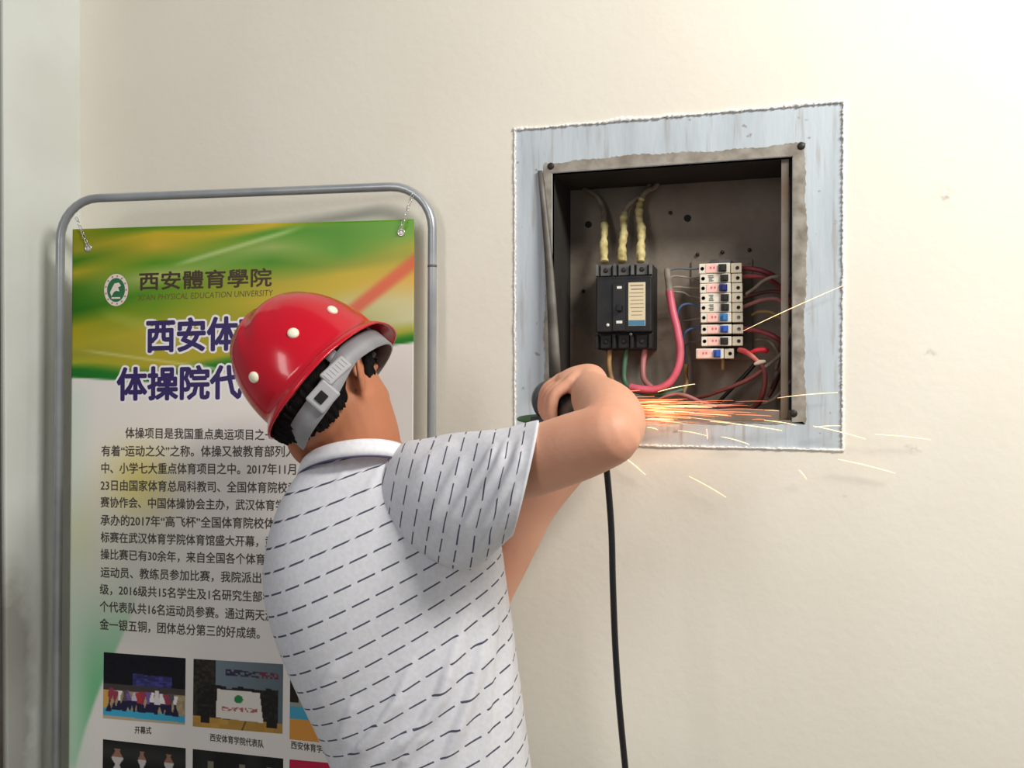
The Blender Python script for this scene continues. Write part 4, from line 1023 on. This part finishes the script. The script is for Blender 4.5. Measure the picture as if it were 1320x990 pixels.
cen = [sum(r, Vector()) / NC for r in rings]; vlen = [0]
for i in range(1, len(cen)): vlen.append(vlen[-1] + (cen[i] - cen[i - 1]).length)
SP = .0262
UVS = []
out = []
for i, r in enumerate(rings):
    c = cen[i]; ro = []; Q = projs(r); D = np.zeros(NC); near = np.sin(2 * PI * np.arange(NC) / NC) < .25
    for ln, w, tl, h in FOLDS:
        ys = [q[1] for q in ln]
        if Q[:, 1].min() > max(ys) + 40 or Q[:, 1].max() < min(ys) - 40: continue
        D += .72 * h * ridges(Q, ln, w * .72, tl * .8) * near
    for k, p in enumerate(r):
        nrm = (p - c); nrm = Vector((nrm.x, nrm.y, 0)).normalized(); an = 2 * PI * k / NC
        d = float(D[k]) + .0022 * math.sin(2 * round(an / (2 * PI) * 0 + 1) * an + i * .02) * math.sin(i * .02 + 1)
        ro.append(p + nrm * d)
    out.append(ro)
mb.loft(out, caps=(False, False))
tor_n = len(mb.v)
for i in range(len(rings)):
    u = 0
    for k in range(NC):
        if k: u += (rings[i][k] - rings[i][k - 1]).length
        UVS.append((u, vlen[i] / SP))
# sleeves
def sleeve(R, hollow, folds, phase):
    q = smooth([(t[0], t[1], b[0], b[1], d, h) for t, b, d, h in R], 14); n = 120; rg = []; cc = []
    for x in q:
        T, B = pix(x[0], x[1], x[4]), pix(x[2], x[3], x[4] + .015); c = (T + B) / 2; a = (T - B) / 2; b = hollow * x[5]
        rg.append([c + a * math.cos(2 * PI * k / n) + b * math.sin(2 * PI * k / n) for k in range(n)]); cc.append(c)
    v = [0]
    for i in range(1, len(cc)): v.append(v[-1] + (cc[i] - cc[i - 1]).length)
    o = []
    for i, r in enumerate(rg):
        ro = []; D = sum((1.3 * h * ridges(projs(r), ln, w, tl) for ln, w, tl, h in folds), np.zeros(n))
        for k, p in enumerate(r):
            nrm = (p - cc[i]).normalized(); d = 0
            if math.sin(2 * PI * k / n) < .3:
                d += float(D[k])
            d += .001 + .001 * math.sin(k * 2 * PI / n * 3 + i * .15)
            ro.append(p + nrm * d)
        o.append(ro)
    e = o[-1]; o.append([cc[-1] + (p - cc[-1]) * .985 + Vector((0, .0, 0)) for p in e]); o.append([cc[-2] + (p - cc[-2]) * .96 for p in o[-4]])
    mb.loft(o, caps=(True, False))
    for i in range(len(o)):
        u = 0; ii = min(i, len(rg) - 1)
        for k in range(n):
            if k: u += (rg[ii][k] - rg[ii][k - 1]).length
            UVS.append((u, v[ii] / .0262 + phase))
sleeve([((500, 588), (484, 668), 1.215, .060), ((522, 573), (503, 690), 1.188, .068), ((548, 567), (522, 704), 1.163, .072), ((577, 562), (545, 714), 1.14, .072), ((615, 559), (580, 728), 1.105, .066),
        ((640, 555), (607, 730), 1.085, .066), ((666, 551), (634, 712), 1.065, .064), ((693, 545), (659, 688), 1.045, .062)], FWH, SFOLDS, .45)
sleeve([((404, 608), (390, 655), 1.295, .036), ((420, 592), (392, 692), 1.30, .064), ((444, 588), (402, 714), 1.315, .070), ((480, 606), (426, 738), 1.335, .070), ((525, 640), (468, 770), 1.35, .066), ((565, 676), (515, 796), 1.35, .060)], FWH, [], .2)
o = mb.build('polo_shirt', SHIRT, person)
uvl = o.data.uv_layers.new(name='UVMap')
vi = np.zeros(len(o.data.loops), np.int32); o.data.loops.foreach_get('vertex_index', vi)
UA = np.array(UVS)[vi]
# close the seam in u where a face wraps round
ls = [p.loop_start for p in o.data.polygons]
for s in ls:
    x = UA[s:s + 4, 0]
    if x.max() - x.min() > .2: UA[s:s + 4, 0] = np.where(x < .1, x.max() + .004, x)
uvl.data.foreach_set('uv', UA.astype(np.float32).ravel())
md = o.modifiers.new('t', 'SOLIDIFY'); md.thickness = .0016; md.offset = 1
shirt = o
# collar
COLW = mat('white_collar', (236, 234, 238), .85, rgb2=(226, 225, 231), scale=160); COLN = mat('navy_collar_edge', (74, 74, 104), .85)
def collar_pt(th, r, dy, dd=0.0):
    c, s = math.cos(th), math.sin(th)                 # th=90 deg: towards the camera
    x = 459 + 71 * r * c; y = 597 - 24 * s * (1 if s > 0 else .3) - 9 * c + dy; return pix(x, y, 1.235 - .082 * r * s + dd)
mb = MB(); n = 90; rr = []
for (r, dy) in ((.93, 6), (.955, -4), (.985, -7), (1.02, -3), (1.06, 6), (1.09, 15), (1.065, 15), (1.0, 5)):
    rr.append([collar_pt(2 * PI * k / n, r, dy + (3 * math.cos(2 * PI * k / n))) for k in range(n)])
mb.loft(rr, caps=(False, False)); mb.f += []
co = mb.build('collar', COLW, shirt)
mb = MB(); mb.tube([collar_pt(2 * PI * k / n, 1.09, 15.5 + 3 * math.cos(2 * PI * k / n)) for k in range(n)], .0014, 8, closed=True); mb.build('collar_edge', COLN, co)

# trousers and shoes
TRO = mat('dark_trousers', (44, 46, 56), .85, rgb2=(36, 38, 46), scale=30)
mb = MB()
mb.loft([torso_ring(q, 40, .97) for q in flat[-37::3]] + [[p - UPW * .07 for p in torso_ring(flat[-1], 40, .98)], [p - UPW * .13 for p in torso_ring(flat[-1], 40, .80)]])
for hp, kne, ank in legs: chain(mb, [hp - UPW * .02, hp.lerp(kne, .35), kne, kne.lerp(ank, .4), ank + UPW * -.02], [.100, .094, .075, .068, .062], 6, 22)
remesh('trousers', mb, TRO, person, .006, 6)
for hp, kne, ank in legs:
    mb = MB(); a = Vector((ank.x, ank.y, 0)); d = (RT * .97 + FWH * .1).normalized(); sdv = Vector((-d.y, d.x, 0))
    rings = []
    for t, w, h in ((-.09, .022, .05), (-.075, .034, .085), (-.03, .038, .10), (.03, .040, .085), (.09, .046, .06), (.14, .044, .048), (.175, .026, .035), (.185, .008, .02)):
        rings.append([a + d * t + sdv * w * math.cos(2 * PI * k / 16) + UPW * max(.001, h / 2 + h / 2 * math.sin(2 * PI * k / 16)) for k in range(16)])
    mb.loft(rings); mb.build('shoe', mat('black_shoe', (30, 28, 28), .4), person)

# ------------------------------------------------------------ hard hat
def hk(f, r, u): return KC + KF * f + KR * r + KU_ * u
REDP = mat('glossy_red_shell', (190, 8, 34), .2, coat=.22, rgb2=(182, 7, 30), scale=3, spec=.4)
hat = empty('hard_hat', tuple(KC), 'glossy red safety helmet with white rivets worn tipped back on the man', 'hard hat')
mb = MB(); n, m = 120, 40; rings = []
def shell_pt(ph, t, ins=0.0):
    A, B, H = .115 - ins, .0935 - ins, .130 - ins
    cs, sn = math.cos(t * PI / 2), math.sin(t * PI / 2)
    rr = cs ** .80; f, r, u = A * math.cos(ph) * rr, B * math.sin(ph) * rr, H * sn ** .92
    up = sst(.25, .6, t)
    if ins == 0:
        rid = .0032 * (sst(.024, .016, abs(r)) + .6 * sst(.058, .048, abs(r)) * sst(.032, .042, abs(r))) * sst(.30, .62, t)
        k = 1 + rid / .12; f, r, u = f * k, r * k, u * k
    return f, r, u
for q in ((-.012, .0105), (-.0135, .013), (-.012, .0145), (-.008, .012), (-.002, .006)):     # rim and brim: (height, flare)
    ring = []
    for k in range(n):
        ph = 2 * PI * k / n; f, r, u = shell_pt(ph, 0); front = sst(.30, .95, math.cos(ph)); back = sst(.5, 1, -math.cos(ph))
        fl = q[1] * .8 * (1 + .7 * front * (q[1] / .0145) + .3 * back); l = math.hypot(f, r)
        ring.append(hk(f * (1 + fl / l), r * (1 + fl / l * (1 - .3 * front)), q[0] - .016 * front * (q[1] / .0145) - .004 * back))
    rings.append(ring)
for j in range(m): rings.append([hk(*shell_pt(2 * PI * k / n, j / m * .995)) for k in range(n)])
inner = [[hk(*shell_pt(2 * PI * k / n, j / 20 * .99, .0045)) for k in range(n)] for j in range(20, -1, -1)]
inner[0] = inner[0]
mb.loft(rings, caps=(False, True)); shell_last = len(mb.v)
mb.loft(inner + [rings[0]], caps=(True, False))
shell = mb.build('shell', REDP, hat)
# rivets: nearest visible shell point to the photo pixel
SV = [v for r in rings[5:] for v in r]; SPJ = [proj(v) for v in SV]
RIV = mat('ivory_rivet', (236, 230, 206), .4)
def shell_at(px, py):
    best = sorted(range(len(SV)), key=lambda i: (SPJ[i][0] - px) ** 2 + (SPJ[i][1] - py) ** 2)[:12]
    i = min(best, key=lambda i: SPJ[i][2]); p = SV[i]; c = hk(0, 0, .03); nr = (p - c); nr = (KF * nr.dot(KF) / .136 ** 2 + KR * nr.dot(KR) / .112 ** 2 + KU_ * nr.dot(KU_) / .13 ** 2).normalized(); return p, nr
for px, py in ((377, 427), (429, 399), (326, 486)):
    p, nr = shell_at(px, py); mb = MB(); mb.lathe(p - nr * .002, nr, [(0, 0), (.0078, 0), (.0078, .0035), (.0065, .0055), (.003, .0066), (0, .0068)], 20); mb.build('rivet', RIV, hat)
# headband inside
BAND = mat('grey_white_band', (150, 150, 154), .4, rgb2=(138, 138, 142), scale=20)
mb = MB(); n = 120; rr = [[], [], [], []]
for k in range(n):
    ph = 2 * PI * k / n; c, s = math.cos(ph), math.sin(ph); bk = sst(.2, 1, -c)
    z0, z1 = -.040 - .022 * bk, -.010 - .022 * bk
    for i, (z, rr_) in enumerate(((z0, 0), (z1, 0), (z1, .003), (z0, .003))):
        rr[i].append(hk((.1065 + rr_) * c, (.0855 + rr_) * s, z))
mb.loft(rr + [rr[0]], caps=(False, False)); bo = mb.build('headband', BAND, hat)
mb = MB()
for (ph, w, h, dz) in ((147, .018, .0155, 0), (126, .021, .0105, .003)):
    a = math.radians(ph); c, s = math.cos(a), math.sin(a); bk = sst(.2, 1, -c); ctr = hk(.1110 * c, .0905 * s, -.025 - .022 * bk + dz)
    out_ = (KF * c / .11 + KR * s / .09).normalized(); tan = (-KF * s * .11 + KR * c * .09).normalized()
    mb.box(ctr, (w, .0035, h), tan, out_, KU_, bev=.003)
    if ph == 126:
        for q in range(7): mb.box(ctr + tan * (w * (q - 3) / 3.8) + out_ * .0036, (.0009, .0006, h * .55), tan, out_, KU_)
bu = mb.build('adjuster', mat('light_grey_plastic', (168, 168, 170), .35), hat)
mb = MB(); a = math.radians(148); c, s = math.cos(a), math.sin(a); ctr = hk(.1155 * c, .0950 * s, -.025 - .022 * sst(.2, 1, -c)); out_ = (KF * c / .11 + KR * s / .09).normalized(); tan = (-KF * s * .11 + KR * c * .09).normalized()
mb.box(ctr, (.0075, .0012, .0065), tan, out_, KU_, bev=.0011); mb.build('adjuster_slot', BLACK, bu)
for ph in (60, 118, 180, 242, 300, 0):
    a = math.radians(ph); c, s = math.cos(a), math.sin(a); mb = MB()
    P = [hk(.106 * c, .085 * s, -.02), hk(.103 * c, .082 * s, .03), hk(.078 * c, .062 * s, .085), hk(.02 * c, .016 * s, .108)]
    P = [Vector(p) for p in smooth([tuple(p) for p in P], 6)]
    w = (-KF * s + KR * c).normalized() * .009; o_ = (KF * c + KR * s).normalized() * .0012
    mb.loft([[p - w - o_, p + w - o_, p + w + o_, p - w + o_] for p in P]); mb.build('suspension_strap', BAND, hat)

# ------------------------------------------------------------ angle grinder
GBL = mat('grinder_black', (34, 35, 38), .45, rgb2=(44, 44, 46), scale=40); GGR = mat('grinder_dark_grey', (66, 70, 74), .45); GMT = mat('grinder_metal', (130, 132, 134), .35, metal=.8)
gr = empty('angle_grinder', tuple(cyl(.1, 0, 0)), 'small black angle grinder in the man\'s hands, green disc cutting at the box', 'power tool')
mb = MB(); mb.lathe(G0, GA, [(0, -.012), (.016, -.012), (.022, -.004), (.0242, .012), (.0238, .05), (.024, .11), (.0275, .15), (.029, .178), (0, .178)], 32); mb.build('body', GBL, gr)
mb = MB()
for k in range(5): mb.tube([cyl(.008 + k * .006, a, .0243) for a in range(200, 345, 8)], .0009, 6)
mb.build('vent', GGR, gr)
mb = MB(); mb.box(cyl(.09, 200, .0248), (.0045, .022, .005), GE2, GA, GE1, bev=.002); mb.build('switch', GGR, gr)
DN = -GE2
HDc = G0 + GA * .205
mb = MB(); mb.lathe(G0 + GA * .176, GA, [(0, 0), (.033, 0), (.034, .012), (.031, .03), (.022, .048), (.010, .056), (0, .057)], 28); mb.lathe(HDc - DN * .020, DN, [(0, 0), (.018, 0), (.022, .01), (.022, .034), (.019, .044), (0, .044)], 24); mb.build('gear_head', GGR, gr)
DC = HDc + DN * .030
mb = MB(); mb.lathe(HDc + DN * .018, DN, [(0, 0), (.006, 0), (.006, .016), (.010, .016), (.010, .02), (0, .02)], 18); mb.build('spindle', GMT, gr)
mb = MB(); mb.lathe(DC, DN, [(0, 0), (.053, 0), (.053, .0022), (.018, .0022), (.016, .0045), (0, .0045)], 48); mb.build('disc', mat('green_disc', (72, 124, 70), .7, rgb2=(54, 98, 58), scale=60), gr)
# guard: half-round dark skirt towards the user
mb = MB(); R_ = []
for k in range(25):
    a = math.radians(-40 + k * 85 / 24); dr = (-GA * math.cos(a) - GE1 * math.sin(a))
    R_.append([DC - DN * .008 + dr * .022, DC - DN * .009 + dr * .058, DC + DN * .010 + dr * .058, DC + DN * .010 + dr * .056, DC - DN * .007 + dr * .056, DC - DN * .006 + dr * .022])
mb.loft(R_); mb.build('guard', GGR, gr)
mb = MB(); mb.lathe(SH0, HA, [(0, -.006), (.008, -.006), (.008, .008), (.016, .010), (SR, .016), (SR - .001, .06), (SR, .106), (.012, .114), (0, .115)], 24); mb.build('side_handle', GBL, gr)
tail = G0 - GA * .012
cord = [tuple(tail + GA * .004), tuple(tail - GA * .035 - UPW * .002), tuple(pix(776, 572, 1.10)), tuple(pix(782, 605, 1.115)), tuple(pix(788, 680, 1.12)), tuple(pix(790, 750, 1.12)), tuple(pix(793, 830, 1.12)), tuple(pix(798, 905, 1.12)), tuple(pix(806, 990, 1.12)), tuple(pix(815, 1080, 1.12))]
e = Vector(cord[-1]); cord += [(e.x + .02, e.y + .01, .55), (e.x + .03, e.y + .0, .2), (e.x + .05, e.y - .02, .03), (e.x + .12, e.y - .06, .006), (e.x + .35, e.y - .10, .006), (e.x + .7, e.y - .05, .006)]
mb = MB(); mb.tube([Vector(p) for p in smooth(cord, 10)], .0043, 12); mb.build('power_cord', mat('black_cord', (22, 20, 22), .4), gr)
mb = MB(); mb.tube([tail, tail - GA * .012, tail - GA * .028], [.009, .008, .0055], 14); mb.build('cord_boot', GBL, gr)
